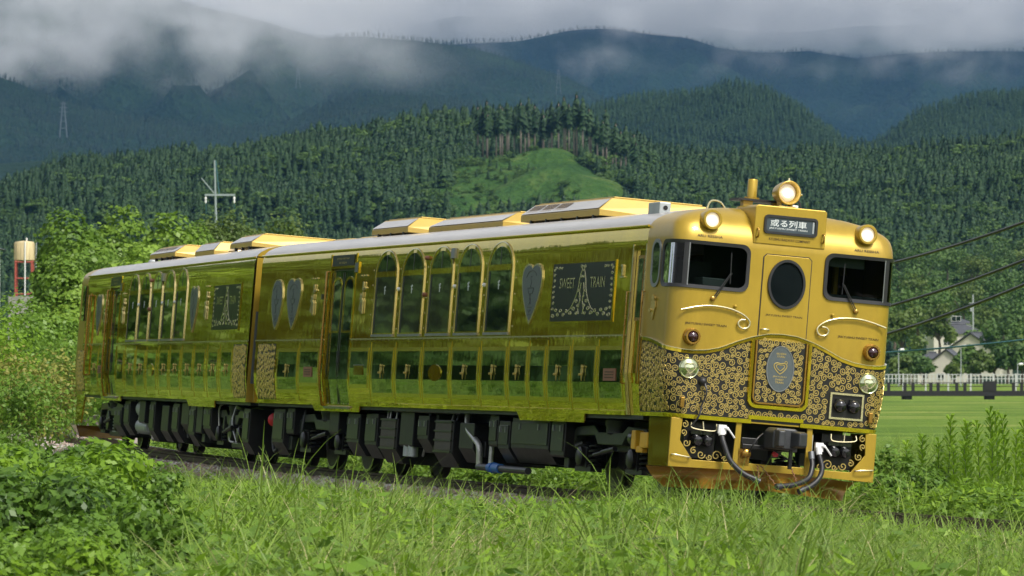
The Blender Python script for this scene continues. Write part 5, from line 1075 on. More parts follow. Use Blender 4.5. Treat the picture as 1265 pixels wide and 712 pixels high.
# ------------------------------------------------------------------ grass, weeds and shrubs
def blades_mesh(name, seed, n, hgt, wid, spread, lean, m, seg=4, droop=.5):
    r = np.random.default_rng(seed); Q = []
    for i in range(n):
        a = r.uniform(0, 6.283); ro = spread * math.sqrt(r.uniform()); p = np.array([ro * math.cos(a), ro * math.sin(a), -.04]); h = hgt * r.uniform(.45, 1.1); w_ = wid * r.uniform(.6, 1.2)
        d = r.normal(0, .75) if seed < 80 else a + r.normal(0, .9); ln = lean * r.uniform(.2, 1.3); dr = droop * r.uniform(.2, 1.2); side = np.array([-math.sin(d), math.cos(d), 0]); tw = r.uniform(-.6, .6); side = side * math.cos(tw) + np.array([math.cos(d), math.sin(d), 0]) * math.sin(tw)
        pts = []
        for k in range(seg + 1):
            f = k / seg; q = p + np.array([math.cos(d), math.sin(d), 0]) * h * (ln * f + dr * f * f * .6) + np.array([0, 0, h * (f - dr * .55 * f ** 3)]); pts.append((q, w_ * (1 - f ** 1.6) * .5 + .0006))
        for k in range(seg): Q.append([pts[k][0] - side * pts[k][1], pts[k][0] + side * pts[k][1], pts[k + 1][0] + side * pts[k + 1][1], pts[k + 1][0] - side * pts[k + 1][1]])
    return weld(name, Q, m, n, seg)
def weld(name, Q, m, n, seg):
    """blades as connected strips, so each blade is one island"""
    V = []; F = []
    for b in range(n):
        o = len(V); q0 = Q[b * seg]; V += [q0[0], q0[1]]
        for k in range(seg):
            q = Q[b * seg + k]; V += [q[3], q[2]]; F.append((o + 2 * k, o + 2 * k + 1, o + 2 * k + 3, o + 2 * k + 2))
    me = bpy.data.meshes.new(name); me.from_pydata([tuple(v) for v in V], [], F); me.update(); me.shade_smooth(); me.materials.append(m); return me
def rosette_mesh(name, seed, n, hgt, leaf, spread, m, aspect=.6):
    r = np.random.default_rng(seed); C = np.stack([r.normal(0, spread, n), r.normal(0, spread, n), hgt * r.uniform(.15, 1.0, n) ** .8], 1); C[:, 2] *= np.exp(-((C[:, 0] ** 2 + C[:, 1] ** 2) / (2 * (spread * 1.6) ** 2)))
    N = np.stack([C[:, 0] * 1.2 / spread * .3, C[:, 1] * 1.2 / spread * .3, np.ones(n)], 1) + r.normal(0, .45, (n, 3)); return quads_mesh(name, leaf_quads(C, N, leaf * r.uniform(.6, 1.3, n), r, aspect, .3), m)
gr_coll = proto_collection('grass_source', [(blades_mesh('a_grass_%d' % i, 60 + i, 30, .74, .015, .15, .62, M['grass'], 6, 1.25), None) for i in range(4)] + [(blades_mesh('b_short_%d' % i, 70 + i, 40, .44, .013, .15, .45, M['grass'], 4, .9), None) for i in range(2)]
    + [(blades_mesh('c_straw_%d' % i, 75 + i, 14, .70, .011, .12, .6, M['straw'], 5, .9), None) for i in range(2)] + [(rosette_mesh('d_weed_%d' % i, 80 + i, 60, .42, .085, .13, M['weed']), None) for i in range(3)] + [(rosette_mesh('e_fern_%d' % i, 85 + i, 90, .45, .06, .12, M['fern'], .35), None) for i in range(2)] + [(blades_mesh('f_reed_%d' % i, 90 + i, 9, 1.1, .020, .06, .30, M['grass'], 7, .75), None) for i in range(2)])
# source order: 0-3 long grass, 4-5 short, 6-7 straw, 8-10 weed, 11-12 bright weed, 13-14 reed
def sow(name, x0, x1, y0, y1, dens, keep, pick, size, label, seed):
    r = np.random.default_rng(seed); n = int((x1 - x0) * (y1 - y0) * dens); x = r.uniform(x0, x1, n); y = r.uniform(y0, y1, n); k = keep(x, y, r); x, y = x[k], y[k]; n = len(x)
    idx = pick(x, y, r); s = size(x, y, r, idx); rz = np.where(idx < 8, 3.3 * fnoise(x, y, .75, 11) + 1.2 + r.normal(0, .45, n), r.uniform(0, 6.28, n)); rot = np.stack([r.normal(0, .10, n), r.normal(0, .10, n), rz], 1)
    return scatter(name, np.stack([x, y, ground(x, y)], 1), rot, s, idx, gr_coll, label, 'grass')
infr = lambda x, y, m=.8: np.abs(x) < .1055 * y + m
def pick_near(x, y, r):
    n = len(x); u = r.uniform(size=n); p = fnoise(x, y, .8, 2); q = fnoise(x, y, .55, 9); left = sstep(-1.5, -4.0, x + .02 * (y - 40))
    i = r.integers(0, 4, n); i = np.where(u < .30, 4 + r.integers(0, 2, n), i); i = np.where((u > .76) & (p > -.2), 6 + r.integers(0, 2, n), i)
    dd = tdist(x, y); wd = (r.uniform(size=n) < .11 + .30 * (q > .35) + .35 * left + .35 * (1 - sstep(2.5, 5.5, dd))); i = np.where(wd, 8 + r.integers(0, 5, n), i); return np.where((r.uniform(size=n) < .028), 13 + r.integers(0, 2, n), i)
def size_near(x, y, r, i):
    d = tdist(x, y); h = 1.17 * (.58 + .37 * np.maximum(sstep(1.6, 4.5, d), .95 * (1 - sstep(59, 63, y)))) * np.where((i >= 8) & (i < 13), 1.0 + .25 * sstep(2, 5, d), 1.0); h = h * (1 - .45 * sstep(62, 72, y) * (1 - sstep(3.5, 7, d))); h *= (1 + .30 * fnoise(x, y, 1.5, 5) + .12 * fnoise(x, y, .5, 8)); return h * r.uniform(.75, 1.2, len(x)) * (1 + .04 * sstep(1.5, 4.0, x) * (1 - sstep(58, 62, y)) * (1 - sstep(4, 7, d)))
sow('foreground_grass', -11, 10.5, 33, 68, 60, lambda x, y, r: infr(x, y, 2.6) & (tdist(x, y) > 1.45 + .3 * r.uniform(size=len(x))) & ((r.uniform(size=len(x)) < .15) | (x / y > -.066 + .008 * fnoise(x, y, .9)) | (y > 57)), pick_near, size_near, 'long tangled green and straw coloured grass in front of the track', 100)
def pick_bank(x, y, r):
    n = len(x); u = r.uniform(size=n); return np.where(u < .22, r.integers(0, 4, n), np.where(u < .34, 4 + r.integers(0, 2, n), np.where(u < .37, 13, np.where(u < .72, 11 + r.integers(0, 2, n), 8 + r.integers(0, 3, n)))))
sow('bank_weeds', -15, 4, 66, 128, 24, lambda x, y, r: infr(x, y, 3.0) & (tdist(x, y) > 1.65), pick_bank, lambda x, y, r, i: r.uniform(.7, 1.25, len(x)) * (.75 + .55 * sstep(2, 6, tdist(x, y))), 'low bright weeds on the bank beside the trailing car', 101)
sow('far_verge_weeds', -10, 14, 50, 120, 30, lambda x, y, r: infr(x, y, 2.5) & (tdist(x, y) < -1.75) & (tdist(x, y) > -9), lambda x, y, r: np.where(r.uniform(size=len(x)) < .10, r.integers(0, 4, len(x)), 8 + r.integers(0, 5, len(x))), lambda x, y, r, i: r.uniform(.9, 1.8, len(x)), 'leafy weeds on the far side of the track', 102)
sow('meadow_grass', -75, -6, 45, 230, 1.6, lambda x, y, r: (~infr(x, y, .5)) & (tdist(x, y) > 2.0), lambda x, y, r: np.where(r.uniform(size=len(x)) < .6, r.integers(0, 4, len(x)), 8 + r.integers(0, 5, len(x))), lambda x, y, r, i: r.uniform(1.3, 2.6, len(x)), 'rough meadow grass beside the bank', 103)
sow('valley_grass', 5, 80, 90, 480, .35, lambda x, y, r: infr(x, y, 4) & (tdist(x, y) < -12), lambda x, y, r: r.integers(0, 6, len(x)), lambda x, y, r, i: r.uniform(.8, 1.5, len(x)) * (1 + y / 300), 'short grass of the valley field behind the weeds', 104)
fa = groundmat('field_turf', (.07, .13, .018), (.25, .28, .07), (.13, .21, .03), .05, .9)
fx_, fy_ = np.meshgrid(np.linspace(12, 140, 60), np.concatenate([np.linspace(110, 400, 60), np.linspace(410, 760, 30)])); gridmesh('field', fx_, fy_, np.maximum(ground(fx_, fy_) + .03, -99), fa)

def leafy(name, lobes, n, leaf, m, base, trunk=None, bark='bark', label=None, cat='tree', group=None, seed=0, aspect=.7, part='crown', inner=.35, stems=0):
    """crown of leaves over uneven lobes; lobes: (x, y, z, rx, rz) relative to base"""
    r = np.random.default_rng(seed); root = empty(name, base); A = np.array([(l[3] * l[3] + 2 * l[3] * l[4]) for l in lobes]); cnt = np.maximum(8, (A / A.sum() * n).astype(int)); C = []; N = []
    for (x, y, z, rx, rz), k in zip(lobes, cnt):
        d = r.normal(size=(k, 3)); d /= np.linalg.norm(d, axis=1, keepdims=True); rad = 1 - inner * r.uniform(size=(k, 1)) ** 2; bump = 1 + .16 * np.sin(d[:, :1] * 5 + x) * np.sin(d[:, 1:2] * 6 + y) + .1 * np.sin(d[:, 2:] * 9)
        c = np.array([x, y, z]) + d * rad * bump * np.array([rx, rx, rz]); ok = c[:, 2] > .02; C.append(c[ok]); N.append(d[ok])
    C = np.concatenate(C); N = np.concatenate(N) * .8 + r.normal(0, .4, (len(C), 3)) + np.array([0, 0, .45]); me = quads_mesh(part, leaf_quads(C, N, leaf * r.uniform(.55, 1.3, len(C)), r, aspect, .5), m); mkobj(part, me, None, root)
    if trunk:
        mb = MB(); H, R0 = trunk; mb.tube([(0, 0, -.3), (.03 * H, 0, H * .3), (-.02 * H, .02 * H, H * .65), (0, 0, H)], [R0 * 1.25, R0, R0 * .7, R0 * .3], 8)
        for l in lobes[:7]: mb.tube([(0, 0, H * .45), (l[0] * .5, l[1] * .5, (H * .5 + l[2]) / 2), (l[0] * .9, l[1] * .9, l[2])], [R0 * .5, R0 * .32, R0 * .12], 6)
        mb.build('trunk', M[bark], root, 60)
    if stems:
        mb = MB()
        for k in range(stems):
            a = r.uniform(0, 6.28); l = lobes[k % len(lobes)]; mb.tube([(l[0] * .4, l[1] * .4, -.05), (l[0] * .7 + .1 * math.cos(a), l[1] * .7 + .1 * math.sin(a), l[2] * .6), (l[0] + l[3] * .6 * math.cos(a), l[1] + l[3] * .6 * math.sin(a), l[2] + l[4] * .5)], [.012, .009, .004], 5)
        mb.build('stems', M['stem'], root)
    if label: tag(root, label, cat, group)
    return root
def W(px, y): return (px - 632.5) / FPX * y
def H(py, y): return CAMZ + (444.4 - py) / FPX * y
# shrubs in the left foreground
sh = [(18, 43, 562, .75, 'dark dense shrub with small pointed leaves standing in the long grass'), (95, 44, 566, .70, 'leafy shrub with broad pale leaves next to the dark dense shrub'), (165, 42, 612, .55, 'low shrub with shaded undersides where bushes meet the grass'), (55, 50, 545, .85, 'rounded yellow-green shrub behind the dark dense shrub'), (150, 52, 566, .75, 'sprawling weed bush between the shrubs and the rails'), (5, 57, 522, .9, 'tall pale green bush at the foot of the weedy bank'), (105, 60, 540, .8, 'bright low bush below the trailing car'), (-30, 47, 548, .8, 'big shrub at the outer end of the hedge of shrubs'), (50, 39, 625, .6, 'small fern-like shrub below the dark dense shrub'), (125, 38.5, 645, .5, 'creeping shrub on the open grass edge'), (0, 37, 655, .6, 'shaded low shrub beneath the big shrub'), (90, 36, 668, .5, 'dark trailing shrub under the broad leaved one'), (185, 38, 672, .4, 'little dark shrub poking out of the grass')]
for i, (px, y, py, rr, lb) in enumerate(sh):
    r = random.Random(200 + i); x = W(px, y); g0 = float(ground(x, y)); h = H(py, y) - g0; lo = [(r.uniform(-rr, rr) * .8, r.uniform(-rr, rr) * .8, h * r.uniform(.30, .82), rr * r.uniform(.30, .5), h * r.uniform(.16, .24)) for _ in range(13)]
    leafy('shrub', lo, int(4000 * rr / .6), .07 if i % 3 else .09, M[('shrub', 'weed', 'weed', 'fern')[i % 4]], (x, y, g0), None, label=lb, cat='shrub', group='shrubs in the grass beside the track', seed=300 + i, part='leaves', stems=8, inner=.5)
# vine-covered mounds and bank
mounds = [(14, 132, 350, 1.5, 'weed', 'vine mound hiding the foot of the water tank'), (45, 122, 352, 2.6, 'weed', 'vine mound swallowing the fence beside the far track'), (-20, 118, 362, 2.4, 'fern', 'vine mound against the building by the water tank'), (90, 128, 385, 1.5, 'weed', 'low vine mound tucked behind the tail of the train'), (12, 112, 412, 1.1, 'rust_weed', 'rust tinged yellowing bush on the bank'), (70, 114, 415, .9, 'rust_weed', 'straw coloured weed clump on the bank beside the rusty bush'), (40, 108, 440, 1.2, 'weed', 'green bush below the rust tinged bush')]
for i, (px, y, py, rr, mm, lb) in enumerate(mounds):
    r = random.Random(240 + i); x = W(px, y); g = float(ground(x, y)); h = H(py, y) - g; lo = [(r.uniform(-rr, rr) * .75, r.uniform(-rr, rr) * .5, h * r.uniform(.3, .66), rr * r.uniform(.35, .55), h * r.uniform(.18, .26)) for _ in range(10)] + [(0, 0, h * .68, rr * .5, h * .26)]
    leafy('vine_mound' if rr > 1.3 else 'bank_bush', lo, int(5200 * rr / 2), .12 if rr > 1.3 else .09, M[mm], (x, y, g), None, label=lb, cat='bush', group='bushes on the weedy bank', seed=340 + i, part='leaves', stems=6, inner=.4)
kt = [(68, 214, 298, 1.0, 'leaning tree smothered in vines beside the water tank'), (88, 212, 262, 1.9, 'broad vine-draped tree with a rounded crown'), (142, 220, 258, 1.75, 'tall narrow tree column draped in climbing vines'), (115, 203, 296, 2.3, 'lower vine-covered tree between two taller ones'), (203, 216, 266, 1.7, 'vine-covered tree with a pointed top'), (236, 226, 276, 1.5, 'small round tree next to the steel mast'), (168, 200, 304, 2.2, 'dense vine thicket under the vine-draped trees'), (92, 198, 322, 1.5, 'spreading skirt of vines below the leaning tree')]
for i, (px, y, py, rr, lb) in enumerate(kt):
    r = random.Random(260 + i); x = W(px, y); g = float(ground(x, y)); h = H(py, y) - g
    lo = [(r.uniform(-.25, .25) * rr, r.uniform(-.3, .1) * rr, h * z, rr * q, h * v) for z, q, v in ((.18, 1.05, .2), (.38, 1.0, .18), (.58, .92, .17), (.74, .80, .16), (.84, .62, .16))] + [(r.uniform(-.6, .6) * rr, -rr * r.uniform(.2, .6), h * r.uniform(.3, .72), rr * .42, h * .10) for k in range(6)]
    leafy('vine_covered_tree', lo, 9500, .22, M['kudzu'], (x, y, g), (h * .8, .16), label=lb, cat='tree', group='vine-covered trees behind the train', seed=360 + i, inner=.10, aspect=.85)
for i, (px, y, py, rr, lb) in enumerate([(268, 245, 262, 2.3, 'pale airy tree in front of the steel mast'), (308, 240, 256, 2.6, 'pale spreading tree above the roof of the trailing car')]):
    r = random.Random(280 + i); x = W(px, y); g = float(ground(x, y)); h = H(py, y) - g
    lo = [(r.uniform(-rr, rr) * .8, r.uniform(-rr, rr) * .8, h * r.uniform(.62, .9), rr * r.uniform(.28, .45), h * r.uniform(.06, .10)) for k in range(16)]
    leafy('pale_tree', lo, 4200, .20, M['light_tree'], (x, y, g), (h * .75, .14), label=lb, cat='tree', group='pale trees beside the mast', seed=380 + i, inner=.7)
# tall weeds to the right of the nose
def goldenrod(seed, h):
    r = np.random.default_rng(seed); C = []; N = []; Q = []
    n = int(95 * h)
    for k in range(n):
        f = (k + .5) / n; a = k * 2.4 + r.uniform(-.2, .2); L = (.20 * (1 - .55 * f) + .03) * r.uniform(.8, 1.2); d = np.array([math.cos(a), math.sin(a), 0]); s = np.array([-d[1], d[0], 0]); b = np.array([0.02 * math.sin(f * 3), 0, .08 + (h - .08) * f]); up = np.array([0, 0, 1.0]); w_ = .020
        m1 = b + d * L * .5 + up * L * .42; tip = b + d * L * 1.0 + up * L * .42
        Q += [[b - s * .003, b + s * .003, m1 + s * w_, m1 - s * w_], [m1 - s * w_, m1 + s * w_, tip + s * .001, tip - s * .001]]
    return quads_mesh('leaves', Q, M['fern'])
gmesh = [goldenrod(500 + i, 1.0) for i in range(4)]
def stem_me():
    mb = MB(); mb.tube([(0, 0, -.05), (.02, 0, .5), (0, 0, 1.0)], [.009, .007, .003], 5); me = bpy.data.meshes.new('stem'); me.from_pydata(mb.v, [], mb.f); me.update(); me.materials.append(M['stem']); return me
STEM = stem_me(); rr_ = random.Random(77)
gspots = [(1168, 67, 516), (1186, 67.5, 522), (1157, 68, 545), (1225, 70, 510), (1236, 70.5, 512), (1212, 69, 524), (1246, 71, 516), (1258, 70, 524), (1204, 72, 530), (1140, 69, 540), (1262, 66, 540), (1120, 71, 548), (1195, 66, 548), (1174, 65.5, 552), (1230, 67, 545), (1250, 68, 534)]
for i, (px, y, py) in enumerate(gspots):
    x = W(px, y); g = float(ground(x, y)); h = H(py, y) - g; root = empty('tall_weed', (x, y, g)); a = mkobj('leaves', gmesh[i % 4], None, root); b = mkobj('stem', STEM, None, root); root.scale = (min(h, 1.3),) * 2 + (h,); root.rotation_euler = (rr_.uniform(-.08, .08), rr_.uniform(-.08, .08), rr_.uniform(0, 6.28)); tag(root, 'tall upright weed with whorled narrow leaves beside the nose of the train', 'weed', 'tall upright weeds beside the nose of the train')
reed_me = [blades_mesh('blades', 520 + i, 34, 1.6, .030, .18, .28, M['grass'], 8, .7) for i in range(3)]
for i, (px, y, s) in enumerate([(1095, 69, 1.0), (1108, 70, 1.1), (1122, 70.5, .95), (1088, 66, .8), (1145, 71, .9), (1102, 73, 1.15), (1190, 74, .9), (1255, 73, .95), (1225, 75, .9)]):
    x = W(px, y); o = mkobj('reed_tuft', reed_me[i % 3]); o.location = (x, y, float(ground(x, y))); o.scale = (s,) * 3; o.rotation_euler = (0, 0, i * 1.3); tag(o, 'tall arching tuft of green reed grass behind the nose of the train', 'reed', 'reed tufts behind the nose of the train')
rb = [(1112, 65, .75, .6, 'shrub', 'dark leafy bush touching the far corner of the skirt frame'), (1150, 64.5, .6, .55, 'weed', 'mid green bush between dark bush and feathery bush'), (1210, 62.5, .75, .65, 'fern', 'bright yellow-green feathery bush right of the train'), (1255, 63, .7, .6, 'fern', 'feathery bush beside the tall upright weeds'), (1090, 67.5, 1.1, .6, 'shrub', 'tall shaded bush close behind the nose'), (1180, 66, .8, .6, 'shrub', 'shaded bush at the foot of the tall upright weeds'), (1240, 60.5, .45, .5, 'weed', 'low weed bush between the rails and the feathery bush'), (1130, 68, .95, .7, 'weed', 'tall weed bush under the reed tufts')]
for i, (px, y, h, q, mm, lb) in enumerate(rb):
    r = random.Random(400 + i); x = W(px, y); lo = [(r.uniform(-q, q) * .8, r.uniform(-q, q) * .6, h * r.uniform(.3, .75), q * r.uniform(.3, .5), h * r.uniform(.22, .35)) for _ in range(10)]
    leafy('verge_bush', lo, 4200, .075 if mm != 'fern' else .11, M[mm], (x, y, float(ground(x, y))), None, label=lb, cat='bush', group='bushes on the far verge', seed=420 + i, part='leaves', stems=8, inner=.6, aspect=.7 if mm != 'fern' else .28)
# bushes seen under the train, beyond the far rail
for i in range(12):
    s = -6 + 2.3 * i; p = track(s, 3.4 + (i % 3) * .5, 0); r = random.Random(440 + i); q = .7; h = .75 + .2 * (i % 3); lo = [(r.uniform(-q, q), r.uniform(-q, q) * .6, h * r.uniform(.3, .75), q * r.uniform(.35, .5), h * .3) for _ in range(7)]
    leafy('trackside_bush', lo, 1100, .085, M['fern' if i % 2 else 'weed'], (p[0], p[1], float(ground(p[0], p[1]))), None, label='bright green bush glimpsed beneath the train between its wheels', cat='bush', group='bushes glimpsed beneath the train', seed=460 + i, part='leaves', stems=4, inner=.6)
# woodland to the left, mirrored in the gold flank
wood_coll = proto_collection('woodland_source', [(conifer_mesh('wood_cedar_%d' % i, 240 + i, 34, 13), M['conifer']) for i in range(4)] + [(blob_tree_mesh('wood_tree_%d' % i, 250 + i, 4200, None, 16, .030), M['broad']) for i in range(3)])
r = np.random.default_rng(9); n = 520; a = R_(-16) - r.uniform(0, R_(30), n); d = r.uniform(150, 270, n); x = -3 + np.sin(a) * d; y = 75 + np.cos(a) * d; hh = r.uniform(20, 28, n) * (.8 + .2 * fnoise(x, y, .05)); k = ~infr(x, y, 6); x, y, hh = x[k], y[k], hh[k]; n = len(x)
scatter('woodland', np.stack([x, y, ground(x, y) - .5], 1), np.stack([x * 0, x * 0, r.uniform(0, 6.28, n)], 1), np.stack([hh * 1.1, hh * 1.1, hh], 1), np.where(r.uniform(size=n) < .45, r.integers(0, 4, n), 4 + r.integers(0, 3, n)), wood_coll, 'woodland beyond the meadow', 'forest')
# cedars with bare trunks round the felled slope
def cedar_trunk():
    mb = MB(); mb.tube([(0, 0, -.05), (0, 0, .5), (.005, 0, .95)], [.016, .013, .004], 7); me = bpy.data.meshes.new('trunk'); me.from_pydata(mb.v, [], mb.f); me.update(); me.shade_smooth(); me.materials.append(M['cedarbark']); return me
def cedar_crown(seed):
    me = conifer_mesh('crown', seed, 13, 8, M['conifer']); v = np.zeros(len(me.vertices) * 3); me.vertices.foreach_get('co', v); v = v.reshape(-1, 3); v[:, 2] = .52 + (v[:, 2] - .16) * .48 / .84; v[:, :2] *= .55; me.vertices.foreach_set('co', v.ravel()); return me
CT = cedar_trunk(); CC = [cedar_crown(600 + i) for i in range(4)]; rr_ = random.Random(5)
edge_pts = [(x + rr_.uniform(-1, 1), 2030 + 10 * math.sin(x * .2) - .035 * max(0, x - 10) ** 2 + rr_.uniform(-4, 6)) for x in np.arange(-14, 50, 1.7)]
for i, (x, y) in enumerate(edge_pts):
    root = empty('cedar_tree', (x, y, float(hA(np.array([x]), np.array([y]))[0]))); mkobj('trunk', CT, None, root); mkobj('crown', CC[i % 4], None, root); h = rr_.uniform(19, 25); root.scale = (h, h, h); root.rotation_euler = (0, 0, rr_.uniform(0, 6.28))
    tag(root, 'tall cedar with a bare pale trunk at the upper edge of the felled slope', 'tree', 'cedars edging the felled slope')

# more vine-smothered trees further along the bank, seen mirrored in the trailing car
for i, (x, y, h, rr) in enumerate([(-20.5, 132, 6.5, 2.6), (-24, 140, 7.2, 3.0), (-28, 146, 6.8, 3.0), (-32, 152, 7.6, 3.2), (-23, 150, 8.0, 3.2), (-36, 158, 7.5, 3.4), (-29, 162, 8.5, 3.4)]):
    r = random.Random(800 + i); g0 = float(ground(x, y)); lo = [(r.uniform(-rr, rr) * .7, r.uniform(-rr, rr) * .7, h * (.15 + .65 * k / 11), rr * r.uniform(.4, .6), h * .13) for k in range(12)]
    leafy('vine_covered_tree', lo, 3800, .30, M['kudzu'], (x, y, g0), (h * .8, .16), label='vine-covered tree farther along the bank, mirrored in the trailing car', cat='tree', group='vine-covered trees farther along the bank', seed=820 + i, inner=.25, aspect=.85)

r = np.random.default_rng(19); n = 700; a = np.concatenate([r.uniform(R_(40), R_(205), n // 2), r.uniform(R_(-150), R_(-46), n - n // 2)]); d = r.uniform(130, 280, n); x = np.sin(a) * d; y = 30 + np.cos(a) * d; hh = r.uniform(12, 20, n); k = np.abs(tdist(x, y)) > 12; x, y, hh = x[k], y[k], hh[k]; n = len(x)  # unseen tree ring added out of frame to darken reflections on the nose
scatter('woodland', np.stack([x, y, ground(x, y) - .5], 1), np.stack([x * 0, x * 0, r.uniform(0, 6.28, n)], 1), np.stack([hh * 1.1, hh * 1.1, hh], 1), np.where(r.uniform(size=n) < .4, r.integers(0, 4, n), 4 + r.integers(0, 3, n)), wood_coll, 'unseen woodland added around the camera, darkening reflections in the nose', 'forest')
# ------------------------------------------------------------------ left background: water tank, house, steel mast
def tapered_mast(root, parts): pass
ty = 450.0; tx = W(30, ty); tz = float(ground(tx, ty)); tank = empty('water_tank', (tx, ty, tz)); tag(tank, 'cream water tank on a red steel stand beside the vine-covered trees', 'water tank')
zt0, zt1 = H(322, ty) - tz, H(299, ty) - tz
mb = MB(); mb.lathe([(0, .86), (.04, .90), (zt1 - zt0 - .1, .90), (zt1 - zt0, .82), (zt1 - zt0 + .08, .3)], (0, 0, zt0), (0, 0, 1), 24); tb = mb.build('tank', M['tank'], tank, 40)
for k in range(14):
    a = k * 6.283 / 14; mb = MB(); mb.tube([(.905 * math.cos(a), .905 * math.sin(a), zt0 + .05), (.905 * math.cos(a), .905 * math.sin(a), zt1 - .12)], .025, 4); mb.build('tank_rib', M['tank'], tb)
for sx in (-1, 1):
    for sy in (-1, 1):
        mb = MB(); mb.tube([(sx * .8, sy * .8, 0), (sx * .72, sy * .72, zt0)], .09, 6); mb.build('leg', M['redframe'], tank)
for z in (zt0 - .15, zt0 - 1.6, zt0 - 3.0):
    for s in ((-1, -1, 1, -1), (1, -1, 1, 1), (1, 1, -1, 1), (-1, 1, -1, -1)):
        mb = MB(); mb.tube([(s[0] * .76, s[1] * .76, z), (s[2] * .76, s[3] * .76, z)], .06, 5); mb.build('cross_beam', M['redframe'], tank)
mb = MB(); mb.tube([(.15, -.95, 0), (.15, -.95, zt1)], .06, 6); mb.build('downpipe', M['white'], tank); mb = MB(); mb.lathe([(0, .07), (.3, .07)], (.2, 0, zt1 + .05), (0, 0, 1), 8); mb.build('vent_pipe', M['white'], tank)
for s in (-1, 1):
    mb = MB(); mb.tube([(1.05, s * .2, zt0 - 2), (1.05, s * .2, zt1 + .2)], .03, 4); mb.build('ladder_rail', M['galv'], tank)
mb = MB(); mb.box(-1.3, 1.5, -1.2, 1.2, 0, zt0 - 3.2); mb.build('pump_house', M['concrete'], tank)
def house(name, x, y, z, w_, d, h, rh, label, wallm='plaster', rot=0.0, wins=(), group=None, roofm='tile', over=.5, gable=False):
    r = empty(name, (x, y, z)); r.rotation_euler = (0, 0, rot); mb = MB(); mb.box(-w_ / 2, w_ / 2, -d / 2, d / 2, 0, h)
    if gable: mb.prism([(-w_ / 2 + .02, -d / 2, h), (w_ / 2 - .02, -d / 2, h), (0, -d / 2, h + rh * .94)], [(-w_ / 2 + .02, d / 2, h), (w_ / 2 - .02, d / 2, h), (0, d / 2, h + rh * .94)])
    mb.build('wall', M[wallm], r); mb = MB(); o = over
    if gable:
        for s in (-1, 1): mb.prism([(s * (w_ / 2 + o), -d / 2 - o, h - .25), (0, -d / 2 - o, h + rh), (0, -d / 2 - o, h + rh + .18), (s * (w_ / 2 + o), -d / 2 - o, h - .05)], [(s * (w_ / 2 + o), d / 2 + o, h - .25), (0, d / 2 + o, h + rh), (0, d / 2 + o, h + rh + .18), (s * (w_ / 2 + o), d / 2 + o, h - .05)])
    else:
        a, b = w_ / 2 + o, d / 2 + o; k = max(.1, a - b * .9); mb.add([(-a, -b, h), (a, -b, h), (a, b, h), (-a, b, h), (-k, 0, h + rh), (k, 0, h + rh)], [(0, 1, 5, 4), (1, 2, 5), (2, 3, 4, 5), (3, 0, 4), (3, 2, 1, 0)])
    rf = mb.build('roof', M[roofm], r); k = 0 if gable else max(.1, w_ / 2 + o - (d / 2 + o) * .9)
    mb = MB(); mb.tube([(-k, 0, h + rh + .1), (k, 0, h + rh + .1)] if not gable else [(0, -d / 2 - o, h + rh + .2), (0, d / 2 + o, h + rh + .2)], .16, 6); mb.build('ridge_tiles', M[roofm], rf)
    for (wx, wz, ww, wh) in wins:
        mb = MB(); mb.box(wx - ww / 2 - .08, wx + ww / 2 + .08, -d / 2 - .05, -d / 2 + .02, wz - .08, wz + wh + .08); wn = mb.build('window', M['housewhite'], r); mb = MB(); mb.box(wx - ww / 2, wx + ww / 2, -d / 2 - .07, -d / 2 - .05, wz, wz + wh); mb.build('pane', M['glass'], wn); mb = MB(); mb.box(wx - .03, wx + .03, -d / 2 - .085, -d / 2 - .071, wz, wz + wh); mb.build('glazing_bar', M['housewhite'], wn)
    return tag(r, label, 'house', group)
hy = 440.0; house('house', W(-47, hy), hy, float(ground(W(-47, hy), hy)), 6.0, 6, H(308, hy) - float(ground(W(-47, hy), hy)), 1.2, 'pale house with a grey eave beside the water tank', 'housewhite', 0, [(2.2, 3.0, 1.2, 1.2), (2.2, 6.0, 1.2, 1.2)])
my = 600.0; mx_ = W(268.5, my); mz = float(ground(mx_, my)); mast = empty('steel_mast', (mx_, my, mz)); tag(mast, 'pale steel power mast with one crossarm above the trees', 'power mast'); ht = H(198, my) - mz; ha = H(241, my) - mz
mb = MB(); mb.tube([(0, 0, 0), (0, 0, ht * .5), (-.35, 0, ht)], [.24, .20, .10], 8); mb.build('pole', M['mast'], mast, 60)
mb = MB(); mb.tube([(.22, 0, ha), (-.22, 0, ht)], .07, 5); mb.build('stay', M['teal'], mast)
mb = MB(); mb.box(-1.5, 2.1, -.12, .12, ha - .11, ha + .11); arm = mb.build('crossarm', M['mast'], mast)
mb = MB(); mb.tube([(-.4, 0, ha + .2), (-1.9, 0, ha + 2.0)], .07, 5); mb.build('brace', M['mast'], mast)
for x in (-1.4, 2.0):
    mb = MB(); mb.lathe([(0, .08), (.2, .14), (.4, .08), (.6, .14), (.8, .06)], (x, 0, ha - .2), (0, 0, -1), 8); mb.build('insulator', M['white'], arm, 40)
    mb = MB(); mb.tube([(x, 0, ha - 1.0), (x + .1, 0, ha - 2.2)], .04, 4); mb.build('lead', M['teal'], arm)
